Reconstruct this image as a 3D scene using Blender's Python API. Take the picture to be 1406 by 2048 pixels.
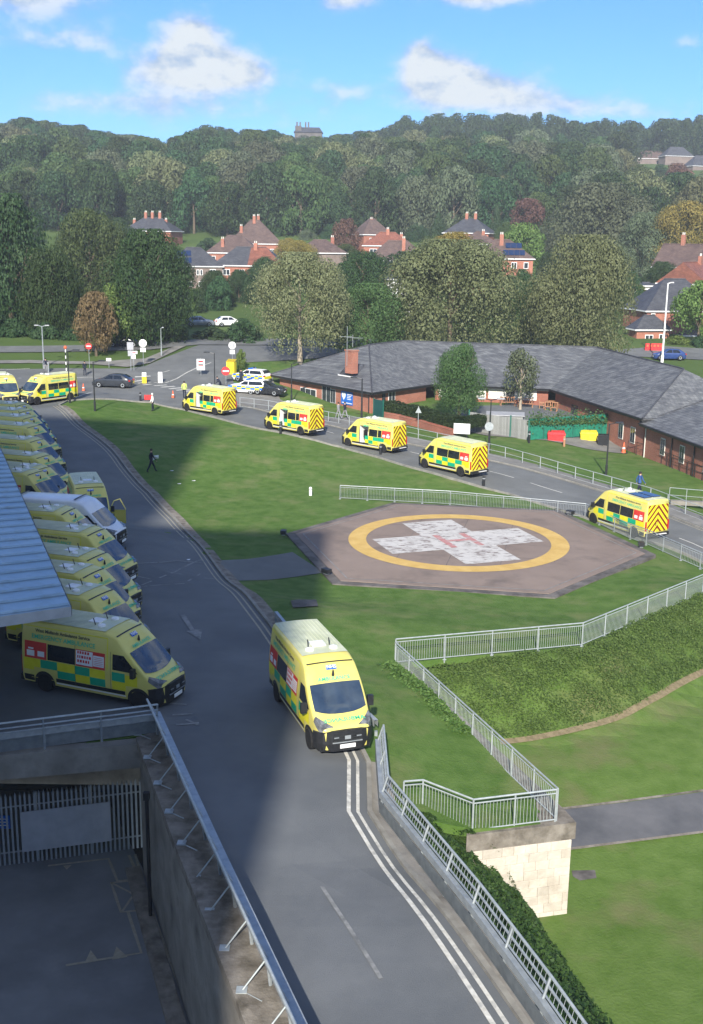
import bpy, bmesh, math, random
import numpy as np
from mathutils import Vector, Matrix
R = math.radians
random.seed(7); rng = np.random.default_rng(7)
scene = bpy.context.scene
col = scene.collection
for o in list(bpy.data.objects): bpy.data.objects.remove(o)

# ------------------------------------------------------------------ camera
CAMH = 17.0; FPX = 2250.0; PITCH = R(13.57); ROLL = R(.74)
cam = bpy.data.cameras.new('camera'); camo = bpy.data.objects.new('camera', cam); col.objects.link(camo)
cam.sensor_fit = 'VERTICAL'; cam.sensor_height = 36; cam.lens = 36*FPX/2048
cam.clip_start = .3; cam.clip_end = 6000
camo.matrix_world = Matrix.Translation((0, 0, CAMH)) @ Matrix.Rotation(R(90)-PITCH, 4, 'X') @ Matrix.Rotation(ROLL, 4, 'Z')
scene.camera = camo
# ------------------------------------------------------------------ light
SUN_AZ = R(4); SUN_EL = R(30)            # light travels towards +Y and a little +X
scene.view_settings.view_transform = 'Standard'; scene.view_settings.look = 'None'
scene.view_settings.gamma = 1; scene.view_settings.exposure = 1.85
try: scene.view_settings.use_curve_mapping = False
except Exception: pass
scene.cycles.max_bounces = 5; scene.cycles.diffuse_bounces = 3; scene.cycles.glossy_bounces = 3
scene.cycles.transmission_bounces = 4; scene.cycles.transparent_max_bounces = 8
scene.cycles.use_denoising = True
sun = bpy.data.lights.new('sun', 'SUN'); suno = bpy.data.objects.new('sun', sun); col.objects.link(suno)
sun.energy = 2.3; sun.angle = R(.9); sun.color = (1, .94, .84)
sd = Vector((math.sin(SUN_AZ)*math.cos(SUN_EL), math.cos(SUN_AZ)*math.cos(SUN_EL), -math.sin(SUN_EL)))
suno.rotation_euler = sd.to_track_quat('-Z', 'Y').to_euler()
suno.location = (0, -40, 80)

world = bpy.data.worlds.new('World'); scene.world = world; world.use_nodes = True
def build_sky():
    nt = world.node_tree; N = nt.nodes; L = nt.links
    for n in list(N): N.remove(n)
    out = N.new('ShaderNodeOutputWorld'); bg = N.new('ShaderNodeBackground'); L.new(bg.outputs[0], out.inputs[0])
    sky = N.new('ShaderNodeTexSky'); sky.sky_type = 'NISHITA'; sky.sun_disc = False
    sky.sun_elevation = SUN_EL; sky.sun_rotation = R(180)+SUN_AZ
    sky.air_density = 1.15; sky.dust_density = .1; sky.ozone_density = 4.0; sky.altitude = 150
    bg.inputs[1].default_value = .06
    tc = N.new('ShaderNodeTexCoord')
    def val(x):
        return x
    def m(op, a, b=None, c=None, clamp=False):
        n = N.new('ShaderNodeMath'); n.operation = op; n.use_clamp = clamp
        for i, v in enumerate((a, b, c)):
            if v is None: continue
            if isinstance(v, (int, float)): n.inputs[i].default_value = v
            else: L.new(v, n.inputs[i])
        return n.outputs[0]
    sep = N.new('ShaderNodeSeparateXYZ'); L.new(tc.outputs['Generated'], sep.inputs[0])
    az = m('ARCTAN2', sep.outputs[0], sep.outputs[1]); el = m('ARCSINE', sep.outputs[2])
    blobs = [  # azimuth, elevation, half width, half height (degrees), weight
        (-8.0, 8.3, 1.9, 1.6, 1.15), (-5.6, 7.7, 2.4, 1.0, 1.15), (-7.6, 9.6, 1.3, .7, .5), (-10.3, 7.4, 2.0, .9, .62),
        (3.0, 8.6, .9, 1.3, .8), (4.0, 7.6, 2.0, 1.3, 1.0), (6.4, 7.2, 3.4, 1.1, .78), (9.5, 6.4, 4.5, .8, .62), (14, 5.9, 3.5, .6, .5),
        (-16.0, 10.6, 4.8, 1.1, 1.1), (-14.0, 8.7, 3.4, .7, .75), (-.6, 10.9, 1.7, .6, 1.0), (5.5, 11.1, 3.0, .6, 1.15), (-11, 6.2, 7, .6, .45),
        (15.2, 8.9, 1.0, .45, .62), (13.6, 9.9, .8, .3, .45), (17.3, 9.9, .9, .35, .55), (-.8, 6.9, 2.4, .8, .62), (-9, 5.6, 14, .9, .36)]
    acc = None
    for (a0, e0, w, h, s) in blobs:
        u = m('MULTIPLY', m('SUBTRACT', az, R(a0)), 1/R(w)); v = m('MULTIPLY', m('SUBTRACT', el, R(e0)), 1/R(h))
        g = m('MULTIPLY', m('EXPONENT', m('MULTIPLY', m('ADD', m('MULTIPLY', u, u), m('MULTIPLY', v, v)), -1)), s)
        acc = g if acc is None else m('ADD', acc, g)
    comb = N.new('ShaderNodeCombineXYZ'); L.new(az, comb.inputs[0]); L.new(m('MULTIPLY', el, 1.5), comb.inputs[1])
    def noise(scale, detail, rough, off):
        mp = N.new('ShaderNodeMapping'); mp.inputs['Location'].default_value = off; L.new(comb.outputs[0], mp.inputs[0])
        n = N.new('ShaderNodeTexNoise'); n.inputs['Scale'].default_value = scale; n.inputs['Detail'].default_value = detail
        n.inputs['Roughness'].default_value = rough; L.new(mp.outputs[0], n.inputs[0]); return n.outputs[0]
    n1 = noise(26, 9, .62, (0, 0, 0)); n2 = noise(26, 9, .62, (.004, -.016, 0)); n0 = noise(5, 3, .5, (3, 1, 0))
    # cumulus goes on round the unseen sky, made denser to add fill light
    cov = m('MULTIPLY', m('SUBTRACT', n0, .36, clamp=True), m('MULTIPLY', m('GREATER_THAN', m('ABSOLUTE', az), R(21)), 4.5))
    acc = m('ADD', acc, cov)
    dens = m('ADD', acc, m('MULTIPLY', m('SUBTRACT', n1, .5), 1.75))
    mr = N.new('ShaderNodeMapRange'); mr.interpolation_type = 'SMOOTHSTEP'
    L.new(dens, mr.inputs[0]); mr.inputs[1].default_value = .30; mr.inputs[2].default_value = .95
    alpha = m('MULTIPLY', mr.outputs[0], m('MULTIPLY_ADD', acc, .75, .2, clamp=True), clamp=True)
    lit = m('ADD', m('MULTIPLY', m('SUBTRACT', n1, n2), 3.2), m('MULTIPLY_ADD', dens, .55, .1), clamp=True)
    cr = N.new('ShaderNodeValToRGB'); L.new(lit, cr.inputs[0])
    cr.color_ramp.elements[0].position = .1; cr.color_ramp.elements[0].color = (2.0, 2.7, 3.7, 1)
    cr.color_ramp.elements[1].position = .9; cr.color_ramp.elements[1].color = (3.8, 4.1, 4.35, 1)
    hs = N.new('ShaderNodeMix'); hs.data_type = 'RGBA'; hs.blend_type = 'MULTIPLY'; hs.inputs[0].default_value = 1
    L.new(sky.outputs[0], hs.inputs[6]); hs.inputs[7].default_value = (.285, .495, .84, 1)
    mx = N.new('ShaderNodeMix'); mx.data_type = 'RGBA'
    L.new(alpha, mx.inputs[0]); L.new(hs.outputs[2], mx.inputs[6]); L.new(cr.outputs[0], mx.inputs[7])
    L.new(mx.outputs[2], bg.inputs[0])
build_sky()

# ------------------------------------------------------------------ survey helpers (photo measurement -> place on the ground)
def ray(px, py):
    a, b = px-703, py-1024; c, s = math.cos(ROLL), math.sin(ROLL)
    X = (a*c+b*s)/FPX; Y = (-a*s+b*c)/FPX; c, s = math.cos(PITCH), math.sin(PITCH)
    return (X, c-Y*s, -s-Y*c)
def G(px, py, z=0.):
    d = ray(px, py); t = (z-CAMH)/d[2]; return (d[0]*t, d[1]*t, z)
def GD(px, py, dist):
    d = ray(px, py); t = dist/d[1]; return (d[0]*t, dist, CAMH+d[2]*t)
NP_ = np.array([(-1, 35.5, 1.0), (3, 22, 1.1), (-1, 18, 1.1), (0, 30, 1.0), (.2, 33.5, 1.02), (-3, 31, 1.05), (-1.2, 38, .92), (-1, 34, 1.02), (-3, 36, .9), (0, 36, 1.0), (2.6, 24, 1.05), (3.7, 30.6, -.3), (5, 31, -.3), (6.4, 31.4, -.3), (4.2, 34, -.3), (-9, 39, .6), (-7, 47, .5), (-14, 60, .5), (-5, 50, .15), (-25, 90, .9), (-30, 108, 1.4),
    (-14, 110, .3), (-5.4, 100, .25), (1.7, 96, -.5), (7.8, 87, -.6), (18.1, 72.4, -1.6), (24, 64, -2.2), (26, 90, -1.6), (34, 80, -2.6), (27, 104, -1.8), (40, 100, -2.4),
    (15, 120, .05), (22, 117, -.1), (8, 121, .0), (14, 112, -.85), (6, 113, -.6), (20, 110, -1.1), (2, 114, -.5), (-12, 130, .6), (-25, 130, 1.), (-50, 120, 1.8), (30, 125, -1),
    (-.8, 78.5, -1.08), (8, 79, -1.08), (15.8, 75, -1.1), (18.6, 65, -1.1), (11, 55.5, -1.08), (-1, 57.5, -1.08), (-5, 69, -1.06), (-3, 63, -1.07), (-3.5, 74, -1.07), (7, 67, -1.1), (2, 62, -1.1), (12, 72, -1.1), (12, 62, -1.1), (2, 74, -1.1),
    (2, 44, -.2), (4, 38, -.2), (6.0, 33, -.3), (2.3, 31.8, -.1), (2.2, 34.5, -.1), (10, 47, -.4), (18, 55, -.5)])
def sst(a, b, x):
    t = min(1, max(0, (x-a)/(b-a))); return t*t*(3-2*t)
FY = [0, 128, 150, 185, 225, 290, 345, 400, 520, 570, 640, 720, 900, 1500, 6000]; FZ = [0, 0, 2.2, 4.6, 6.9, 10.6, 19, 30, 46, 54, 61, 66, 56, 0, -20]
def T(x, y):
    d = (NP_[:, 0]-x)**2+(NP_[:, 1]-y)**2; w = 1/(d+16)**2.2
    z = float((w*NP_[:, 2]).sum()/w.sum())
    return z+float(np.interp(y, FY, FZ))
def PX(x, y, z):
    z -= CAMH; c, s = math.cos(PITCH), math.sin(PITCH); d = y*c-z*s; X = FPX*x/d; Y = -FPX*(y*s+z*c)/d; c, s = math.cos(ROLL), math.sin(ROLL)
    return (703+X*c-Y*s, 1024+X*s+Y*c)
def GT(px, py, off=0.):
    z = 0.
    for _ in range(12):
        p = G(px, py, z+off); z = .5*z+.5*T(p[0], p[1]) if _ < 6 else T(p[0], p[1])
    return (p[0], p[1], T(p[0], p[1])+off)
UP = [(1.9, 43.9), (10.3, 47.2), (18.2, 55.6), (40, 76)]
def segdist(x, y, P):
    b = 1e9
    for (x0, y0), (x1, y1) in zip(P[:-1], P[1:]):
        dx, dy = x1-x0, y1-y0; t = min(1, max(0, ((x-x0)*dx+(y-y0)*dy)/(dx*dx+dy*dy)))
        b = min(b, math.hypot(x-x0-t*dx, y-y0-t*dy))
    return b
def TL(x, y):
    d = segdist(x, y, UP)
    base = -.35+.012*(43.9-min(43.9, y))
    return -.4-1.9*sst(0, 5.0, d)-1.0*sst(4.5, 15, d)
def GL(px, py, off=0.):
    z = -3
    for _ in range(12):
        p = G(px, py, z+off); z = .5*z+.5*TL(p[0], p[1])
    return (p[0], p[1], TL(p[0], p[1])+off)

# ------------------------------------------------------------------ mesh helpers
KIDS = {}
def link(o, parent=None):
    col.objects.link(o)
    if parent is not None:
        o.parent = parent; KIDS.setdefault(parent.name, []).append(o)
    return o
def objd(name, data, parent=None, loc=(0, 0, 0), rot=(0, 0, 0), scale=(1, 1, 1)):
    o = bpy.data.objects.new(name, data); o.location = loc; o.rotation_euler = rot; o.scale = scale
    return link(o, parent)
def thing(name, label, cat, loc=(0, 0, 0), rz=0., group=None):
    o = bpy.data.objects.new(name, None); o.location = loc; o.rotation_euler = (0, 0, rz); o.empty_display_size = .2
    o['label'] = label; o['category'] = cat
    if group: o['group'] = group
    return link(o)
def tag(o, label=None, cat=None, group=None, kind=None):
    for k, v in (('label', label), ('category', cat), ('group', group), ('kind', kind)):
        if v: o[k] = v
    return o
def clone(o, parent=None, loc=None, rz=None, label=None, group=None, scale=None):
    c = o.copy(); link(c, parent)
    if loc is not None: c.location = loc
    if rz is not None: c.rotation_euler = (0, 0, rz)
    if scale is not None: c.scale = scale
    if label: c['label'] = label
    if group: c['group'] = group
    for ch in KIDS.get(o.name, []): clone(ch, c)
    return c
class MB:
    def __init__(s): s.v = []; s.f = []; s.m = []
    def add(s, vs, fs, mi=0):
        b = len(s.v); s.v += [tuple(v) for v in vs]; s.f += [tuple(b+i for i in f) for f in fs]; s.m += [mi]*len(fs); return s
    def quad(s, a, b, c, d, mi=0): return s.add((a, b, c, d), ((0, 1, 2, 3),), mi)
    def poly(s, pts, mi=0): return s.add(pts, (tuple(range(len(pts))),), mi)
    def box(s, c, d, mi=0, rz=0., M=None):
        x, y, z = (k/2 for k in d); vs = []
        cs, sn = math.cos(rz), math.sin(rz)
        for dz in (-z, z):
            for dx, dy in ((-x, -y), (x, -y), (x, y), (-x, y)):
                vs.append((c[0]+dx*cs-dy*sn, c[1]+dx*sn+dy*cs, c[2]+dz))
        if M is not None: vs = [M @ Vector(v) for v in vs]
        return s.add(vs, ((3, 2, 1, 0), (4, 5, 6, 7), (0, 1, 5, 4), (1, 2, 6, 5), (2, 3, 7, 6), (3, 0, 4, 7)), mi)
    def tube(s, a, b, r, n=6, r2=None, mi=0, cap=True):
        a, b = Vector(a), Vector(b); r2 = r if r2 is None else r2; d = (b-a)
        if d.length < 1e-6: return s
        d.normalize(); u = d.orthogonal().normalized(); w = d.cross(u)
        vs = []
        for p, q in ((a, r), (b, r2)):
            for i in range(n):
                t = 2*math.pi*i/n; vs.append(p+(u*math.cos(t)+w*math.sin(t))*q)
        fs = [(i, (i+1) % n, n+(i+1) % n, n+i) for i in range(n)]
        if cap: fs += [tuple(range(n-1, -1, -1)), tuple(range(n, 2*n))]
        return s.add(vs, fs, mi)
    def path(s, pts, r, n=6, mi=0):
        for a, b in zip(pts[:-1], pts[1:]): s.tube(a, b, r, n, mi=mi)
        return s
    def prism(s, poly, z0, z1, mi=0, mtop=None):
        n = len(poly); vs = [(x, y, z0) for x, y in poly]+[(x, y, z1) for x, y in poly]
        A = sum(poly[i][0]*poly[(i+1) % n][1]-poly[(i+1) % n][0]*poly[i][1] for i in range(n))
        if A < 0: vs = [(x, y, z0) for x, y in poly[::-1]]+[(x, y, z1) for x, y in poly[::-1]]
        s.add(vs, [tuple(range(n-1, -1, -1))]+[(i, (i+1) % n, n+(i+1) % n, n+i) for i in range(n)], mi)
        return s.add(vs[n:], (tuple(range(n)),), mi if mtop is None else mtop)
    def lathe(s, prof, n=10, c=(0, 0, 0), mi=0):
        vs = []; fs = []
        for r, z in prof:
            for i in range(n):
                t = 2*math.pi*i/n; vs.append((c[0]+r*math.cos(t), c[1]+r*math.sin(t), c[2]+z))
        for k in range(len(prof)-1):
            for i in range(n): fs.append((k*n+i, k*n+(i+1) % n, (k+1)*n+(i+1) % n, (k+1)*n+i))
        fs += [tuple(range(n-1, -1, -1)), tuple(range((len(prof)-1)*n, len(prof)*n))]
        return s.add(vs, fs, mi)
    def data(s, name, mats, smooth=False):
        me = bpy.data.meshes.new(name); me.from_pydata(s.v, [], s.f)
        for mt in (mats if isinstance(mats, (list, tuple)) else [mats]): me.materials.append(mt)
        if any(s.m): me.polygons.foreach_set('material_index', s.m)
        if smooth: me.polygons.foreach_set('use_smooth', [True]*len(me.polygons))
        me.update(); return me
    def build(s, name, mats, parent=None, smooth=False, **k):
        return objd(name, s.data(name, mats, smooth), parent, **k)
_mc = {}
def shared(key, fn):
    if key not in _mc: _mc[key] = fn()
    return _mc[key]
def bevel(me, w, seg=2):
    bm = bmesh.new(); bm.from_mesh(me)
    bmesh.ops.remove_doubles(bm, verts=bm.verts, dist=.0005)
    bmesh.ops.bevel(bm, geom=[e for e in bm.edges if len(e.link_faces) == 2 and e.calc_face_angle(0) > .5], offset=w, segments=seg, affect='EDGES')
    bm.to_mesh(me); bm.free(); return me
def drape(name, poly, mat, off=0., fn=T, step=2.0, z=None, skirt=0., parent=None):
    """a ground sheet: polygon cut on a grid and laid on the terrain"""
    bm = bmesh.new(); vs = [bm.verts.new((p[0], p[1], 0)) for p in poly]; f = bm.faces.new(vs)
    f.normal_update()
    if f.normal.z < 0: f.normal_flip()
    bmesh.ops.triangulate(bm, faces=[f])
    xs = [p[0] for p in poly]; ys = [p[1] for p in poly]
    for ax, lo, hi in ((0, min(xs), max(xs)), (1, min(ys), max(ys))):
        k = math.ceil(lo/step)*step
        while k < hi:
            co = (k, 0, 0) if ax == 0 else (0, k, 0); no = (1, 0, 0) if ax == 0 else (0, 1, 0)
            bmesh.ops.bisect_plane(bm, geom=bm.verts[:]+bm.edges[:]+bm.faces[:], plane_co=co, plane_no=no)
            k += step
    bmesh.ops.triangulate(bm, faces=bm.faces[:])
    if skirt:
        be = [e for e in bm.edges if len(e.link_faces) == 1]
        r = bmesh.ops.extrude_edge_only(bm, edges=be); low = {v for v in r['geom'] if isinstance(v, bmesh.types.BMVert)}
    else: low = set()
    for v in bm.verts: v.co.z = (z if z is not None else fn(v.co.x, v.co.y))+off-(skirt if v in low else 0)
    me = bpy.data.meshes.new(name); bm.to_mesh(me); bm.free(); me.materials.append(mat)
    return objd(name, me, parent)
def ribbon(pts, w, h=0., ext=1.5):
    """left/right outline of a strip along xy points"""
    out = []
    for i, p in enumerate(pts):
        a = pts[max(0, i-1)]; b = pts[min(len(pts)-1, i+1)]; dx, dy = b[0]-a[0], b[1]-a[1]; l = math.hypot(dx, dy) or 1
        out.append((p[0], p[1], -dy/l*w/2, dx/l*w/2))
    return [(x+a, y+b) for x, y, a, b in out], [(x-a, y-b) for x, y, a, b in out]
def resample(pts, step):
    out = [tuple(pts[0])]
    for a, b in zip(pts[:-1], pts[1:]):
        n = max(1, int(math.dist(a, b)/step+.5))
        for i in range(1, n+1): out.append(tuple(a[k]+(b[k]-a[k])*i/n for k in range(len(a))))
    return out
def smooth_pts(P, it=2):
    P = [tuple(p) for p in P]
    for _ in range(it):
        Q = [P[0]]
        for a, b in zip(P[:-1], P[1:]):
            Q.append(tuple(.75*x+.25*y for x, y in zip(a, b))); Q.append(tuple(.25*x+.75*y for x, y in zip(a, b)))
        P = Q+[P[-1]]
    return P
def strip(mb, pts, w, off, fn=T, mi=0, thick=0., step=1.0):
    """a painted line or kerb following the ground"""
    P = resample([p[:2] for p in pts], step); l, r = ribbon(P, w)
    top = [[(q[0], q[1], fn(q[0], q[1])+off) for q in s] for s in (l, r)]
    for i in range(len(P)-1):
        mb.quad(top[1][i], top[1][i+1], top[0][i+1], top[0][i], mi)
        if thick:
            for s, k in ((top[0], 1), (top[1], -1)):
                a, b = s[i], s[i+1]; c = (b[0], b[1], b[2]-thick); d = (a[0], a[1], a[2]-thick)
                mb.quad(*((a, b, c, d) if k > 0 else (d, c, b, a)), mi)
    if thick:
        for i in (0, -1):
            a, b = top[0][i], top[1][i]; mb.quad(a, b, (b[0], b[1], b[2]-thick), (a[0], a[1], a[2]-thick), mi)
    return mb
def text_mesh(s, size, bold=0.):
    cu = bpy.data.curves.new('t', 'FONT'); cu.body = s; cu.size = size; cu.resolution_u = 2; cu.offset = bold
    o = bpy.data.objects.new('t', cu); col.objects.link(o)
    dg = bpy.context.evaluated_depsgraph_get(); me = bpy.data.meshes.new_from_object(o.evaluated_get(dg))
    v = [tuple(p.co) for p in me.vertices]; f = [tuple(p.vertices) for p in me.polygons]
    bpy.data.objects.remove(o); bpy.data.curves.remove(cu); bpy.data.meshes.remove(me)
    x0 = min(p[0] for p in v); x1 = max(p[0] for p in v)
    return [(p[0]-(x0+x1)/2, p[1]) for p in v], f, x1-x0
def interp(x, P): return float(np.interp(x, [p[0] for p in P], [p[1] for p in P]))

# ------------------------------------------------------------------ materials
def mat(name, c, rough=.7, c2=None, scale=8., detail=4., spec=.3, metal=0., bump=0., bscale=None, coord='Object', lo=.35, hi=.65, c3=None, s3=1., stretch=None, coat=0., trans=0., rnd=0.):
    m = bpy.data.materials.new(name); m.use_nodes = True; N = m.node_tree.nodes; L = m.node_tree.links; b = N['Principled BSDF']
    b.inputs['Roughness'].default_value = rough; b.inputs['Metallic'].default_value = metal; b.inputs['Specular IOR Level'].default_value = spec
    b.inputs['Coat Weight'].default_value = coat; b.inputs['Base Color'].default_value = (*c, 1)
    if coord == 'World': src = N.new('ShaderNodeNewGeometry').outputs['Position']
    else: src = N.new('ShaderNodeTexCoord').outputs[coord]
    if stretch:
        mp = N.new('ShaderNodeMapping'); mp.inputs['Scale'].default_value = stretch; L.new(src, mp.inputs[0]); src = mp.outputs[0]
    def noise(sc, dt):
        n = N.new('ShaderNodeTexNoise'); n.inputs['Scale'].default_value = sc; n.inputs['Detail'].default_value = dt; n.inputs['Roughness'].default_value = .6; L.new(src, n.inputs[0]); return n.outputs[0]
    outc = None
    if c2 is not None:
        r = N.new('ShaderNodeValToRGB'); e = r.color_ramp.elements; e[0].position = lo; e[1].position = hi; e[0].color = (*c, 1); e[1].color = (*c2, 1)
        L.new(noise(scale, detail), r.inputs[0]); outc = r.outputs[0]
    if c3 is not None:
        r = N.new('ShaderNodeValToRGB'); e = r.color_ramp.elements; e[0].position = .5; e[1].position = .72; e[0].color = (0, 0, 0, 1); e[1].color = (1, 1, 1, 1)
        L.new(noise(s3, 6), r.inputs[0]); x = N.new('ShaderNodeMix'); x.data_type = 'RGBA'; L.new(r.outputs[0], x.inputs[0])
        if outc: L.new(outc, x.inputs[6])
        else: x.inputs[6].default_value = (*c, 1)
        x.inputs[7].default_value = (*c3, 1); outc = x.outputs[2]
    if rnd:
        oi = N.new('ShaderNodeObjectInfo'); mm = N.new('ShaderNodeMath'); mm.operation = 'MULTIPLY_ADD'; L.new(oi.outputs['Random'], mm.inputs[0]); mm.inputs[1].default_value = 2*rnd; mm.inputs[2].default_value = 1-rnd
        x = N.new('ShaderNodeMix'); x.data_type = 'RGBA'; x.blend_type = 'MULTIPLY'; x.inputs[0].default_value = 1
        if outc: L.new(outc, x.inputs[6])
        else: x.inputs[6].default_value = (*c, 1)
        cb = N.new('ShaderNodeCombineColor'); [L.new(mm.outputs[0], cb.inputs[i]) for i in range(3)]; L.new(cb.outputs[0], x.inputs[7]); outc = x.outputs[2]
    if outc: L.new(outc, b.inputs['Base Color'])
    if bump:
        bp = N.new('ShaderNodeBump'); bp.inputs['Strength'].default_value = bump; bp.inputs['Distance'].default_value = .05
        L.new(noise(bscale or scale*4, 5), bp.inputs['Height']); L.new(bp.outputs[0], b.inputs['Normal'])
    if trans: b.inputs['Transmission Weight'].default_value = trans
    return m
def brick_mat(name, c, c2, mortar, bw=.225, bh=.075, rough=.85):
    m = bpy.data.materials.new(name); m.use_nodes = True; N = m.node_tree.nodes; L = m.node_tree.links; b = N['Principled BSDF']; b.inputs['Roughness'].default_value = rough
    tc = N.new('ShaderNodeTexCoord'); sp = N.new('ShaderNodeSeparateXYZ'); L.new(tc.outputs['Object'], sp.inputs[0])
    ad = N.new('ShaderNodeMath'); ad.operation = 'ADD'; L.new(sp.outputs[0], ad.inputs[0]); L.new(sp.outputs[1], ad.inputs[1])
    cb = N.new('ShaderNodeCombineXYZ'); L.new(ad.outputs[0], cb.inputs[0]); L.new(sp.outputs[2], cb.inputs[1])
    br = N.new('ShaderNodeTexBrick'); L.new(cb.outputs[0], br.inputs[0]); br.inputs['Scale'].default_value = 1; br.inputs['Brick Width'].default_value = bw; br.inputs['Row Height'].default_value = bh
    br.inputs['Mortar Size'].default_value = .008; br.inputs['Color1'].default_value = (*c, 1); br.inputs['Color2'].default_value = (*c2, 1); br.inputs['Mortar'].default_value = (*mortar, 1)
    n = N.new('ShaderNodeTexNoise'); n.inputs['Scale'].default_value = .6; n.inputs['Detail'].default_value = 5; L.new(tc.outputs['Object'], n.inputs[0])
    x = N.new('ShaderNodeMix'); x.data_type = 'RGBA'; x.blend_type = 'MULTIPLY'; x.inputs[0].default_value = .55; L.new(br.outputs[0], x.inputs[6])
    rr = N.new('ShaderNodeValToRGB'); rr.color_ramp.elements[0].position = .3; rr.color_ramp.elements[0].color = (.55, .5, .5, 1); rr.color_ramp.elements[1].position = .7; rr.color_ramp.elements[1].color = (1.15, 1.1, 1.05, 1); L.new(n.outputs[0], rr.inputs[0])
    L.new(rr.outputs[0], x.inputs[7]); L.new(x.outputs[2], b.inputs['Base Color'])
    return m
def slate_mat(name, c, c2, course=.22, patch=None, rough=.55):
    """roof slates too small to pick apart: courses run by height, slates vary in tone"""
    m = bpy.data.materials.new(name); m.use_nodes = True; N = m.node_tree.nodes; L = m.node_tree.links; b = N['Principled BSDF']; b.inputs['Roughness'].default_value = rough; b.inputs['Specular IOR Level'].default_value = .35
    tc = N.new('ShaderNodeTexCoord'); sp = N.new('ShaderNodeSeparateXYZ'); L.new(tc.outputs['Object'], sp.inputs[0])
    ad = N.new('ShaderNodeMath'); ad.operation = 'ADD'; L.new(sp.outputs[0], ad.inputs[0]); L.new(sp.outputs[1], ad.inputs[1])
    ml = N.new('ShaderNodeMath'); ml.operation = 'MULTIPLY'; L.new(sp.outputs[2], ml.inputs[0]); ml.inputs[1].default_value = 2.2
    cb = N.new('ShaderNodeCombineXYZ'); L.new(ad.outputs[0], cb.inputs[0]); L.new(ml.outputs[0], cb.inputs[1])
    br = N.new('ShaderNodeTexBrick'); L.new(cb.outputs[0], br.inputs[0]); br.inputs['Scale'].default_value = 1; br.inputs['Brick Width'].default_value = course*1.6; br.inputs['Row Height'].default_value = course
    br.inputs['Mortar Size'].default_value = .012; br.inputs['Color1'].default_value = (*c, 1); br.inputs['Color2'].default_value = (*c2, 1); br.inputs['Mortar'].default_value = (*[k*.45 for k in c], 1)
    n = N.new('ShaderNodeTexNoise'); n.inputs['Scale'].default_value = .8; n.inputs['Detail'].default_value = 7; n.inputs['Roughness'].default_value = .7; L.new(tc.outputs['Object'], n.inputs[0])
    rr = N.new('ShaderNodeValToRGB'); rr.color_ramp.elements[0].position = .35; rr.color_ramp.elements[0].color = (.62, .62, .66, 1); rr.color_ramp.elements[1].position = .68; rr.color_ramp.elements[1].color = (1.35, 1.35, 1.3, 1); L.new(n.outputs[0], rr.inputs[0])
    x = N.new('ShaderNodeMix'); x.data_type = 'RGBA'; x.blend_type = 'MULTIPLY'; x.inputs[0].default_value = .8; L.new(br.outputs[0], x.inputs[6]); L.new(rr.outputs[0], x.inputs[7])
    L.new(x.outputs[2], b.inputs['Base Color'])
    bp = N.new('ShaderNodeBump'); bp.inputs['Strength'].default_value = .5; bp.inputs['Distance'].default_value = .03; L.new(br.outputs[1], bp.inputs['Height']); bp.invert = True; L.new(bp.outputs[0], b.inputs['Normal'])
    return m
def leaf_mat(name, c, c2, tr=.42, obj=.2):
    m = bpy.data.materials.new(name); m.use_nodes = True; N = m.node_tree.nodes; L = m.node_tree.links; b = N['Principled BSDF']
    b.inputs['Roughness'].default_value = .6; b.inputs['Specular IOR Level'].default_value = .25
    at = N.new('ShaderNodeAttribute'); at.attribute_name = 'rnd'; oi = N.new('ShaderNodeObjectInfo')
    x = N.new('ShaderNodeMix'); x.data_type = 'RGBA'; L.new(at.outputs['Fac'], x.inputs[0]); x.inputs[6].default_value = (*c, 1); x.inputs[7].default_value = (*c2, 1)
    hs = N.new('ShaderNodeHueSaturation'); L.new(x.outputs[2], hs.inputs['Color'])
    for inp, sc, of in (('Value', 2*obj, 1-obj), ('Hue', .05, .475)):
        mm = N.new('ShaderNodeMath'); mm.operation = 'MULTIPLY_ADD'; L.new(oi.outputs['Random'], mm.inputs[0]); mm.inputs[1].default_value = sc; mm.inputs[2].default_value = of; L.new(mm.outputs[0], hs.inputs[inp])
    L.new(hs.outputs[0], b.inputs['Base Color'])
    t = N.new('ShaderNodeBsdfTranslucent'); L.new(hs.outputs[0], t.inputs[0]); ms = N.new('ShaderNodeMixShader'); ms.inputs[0].default_value = tr
    L.new(b.outputs[0], ms.inputs[1]); L.new(t.outputs[0], ms.inputs[2]); L.new(ms.outputs[0], N['Material Output'].inputs[0])
    return m
M = {}
M['grass'] = mat('mown_grass', (.063, .122, .023), .9, (.100, .165, .040), 1.1, 7, .1, bump=.7, bscale=9, coord='World', c3=(.15, .178, .066), s3=.42, lo=.36, hi=.64)
M['lowgrass'] = mat('lower_grass', (.074, .130, .024), .9, (.116, .176, .045), 1.3, 8, .1, bump=.6, bscale=9, coord='World', c3=(.155, .15, .07), s3=.28, lo=.3, hi=.7)
M['rough'] = mat('bank_ground', (.04, .075, .018), .95, (.07, .115, .03), 3, 6, .1, bump=.8, bscale=14, coord='World')
M['dry'] = mat('dry_strip', (.16, .13, .075), .95, (.25, .2, .12), 5, 5, .1, bump=.5, coord='World')
M['field'] = mat('far_grass', (.06, .10, .025), .95, (.09, .135, .04), .08, 5, .1, coord='World')
M['asph'] = mat('asphalt', (.112, .121, .128), .85, (.152, .160, .165), .45, 8, .25, bump=.25, bscale=40, coord='World', lo=.3, hi=.7, c3=(.10, .108, .116), s3=.15)
M['asph2'] = mat('old_asphalt', (.13, .135, .132), .85, (.17, .175, .17), .5, 8, .25, bump=.25, bscale=40, coord='World', c3=(.115, .12, .118), s3=.12)
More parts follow.
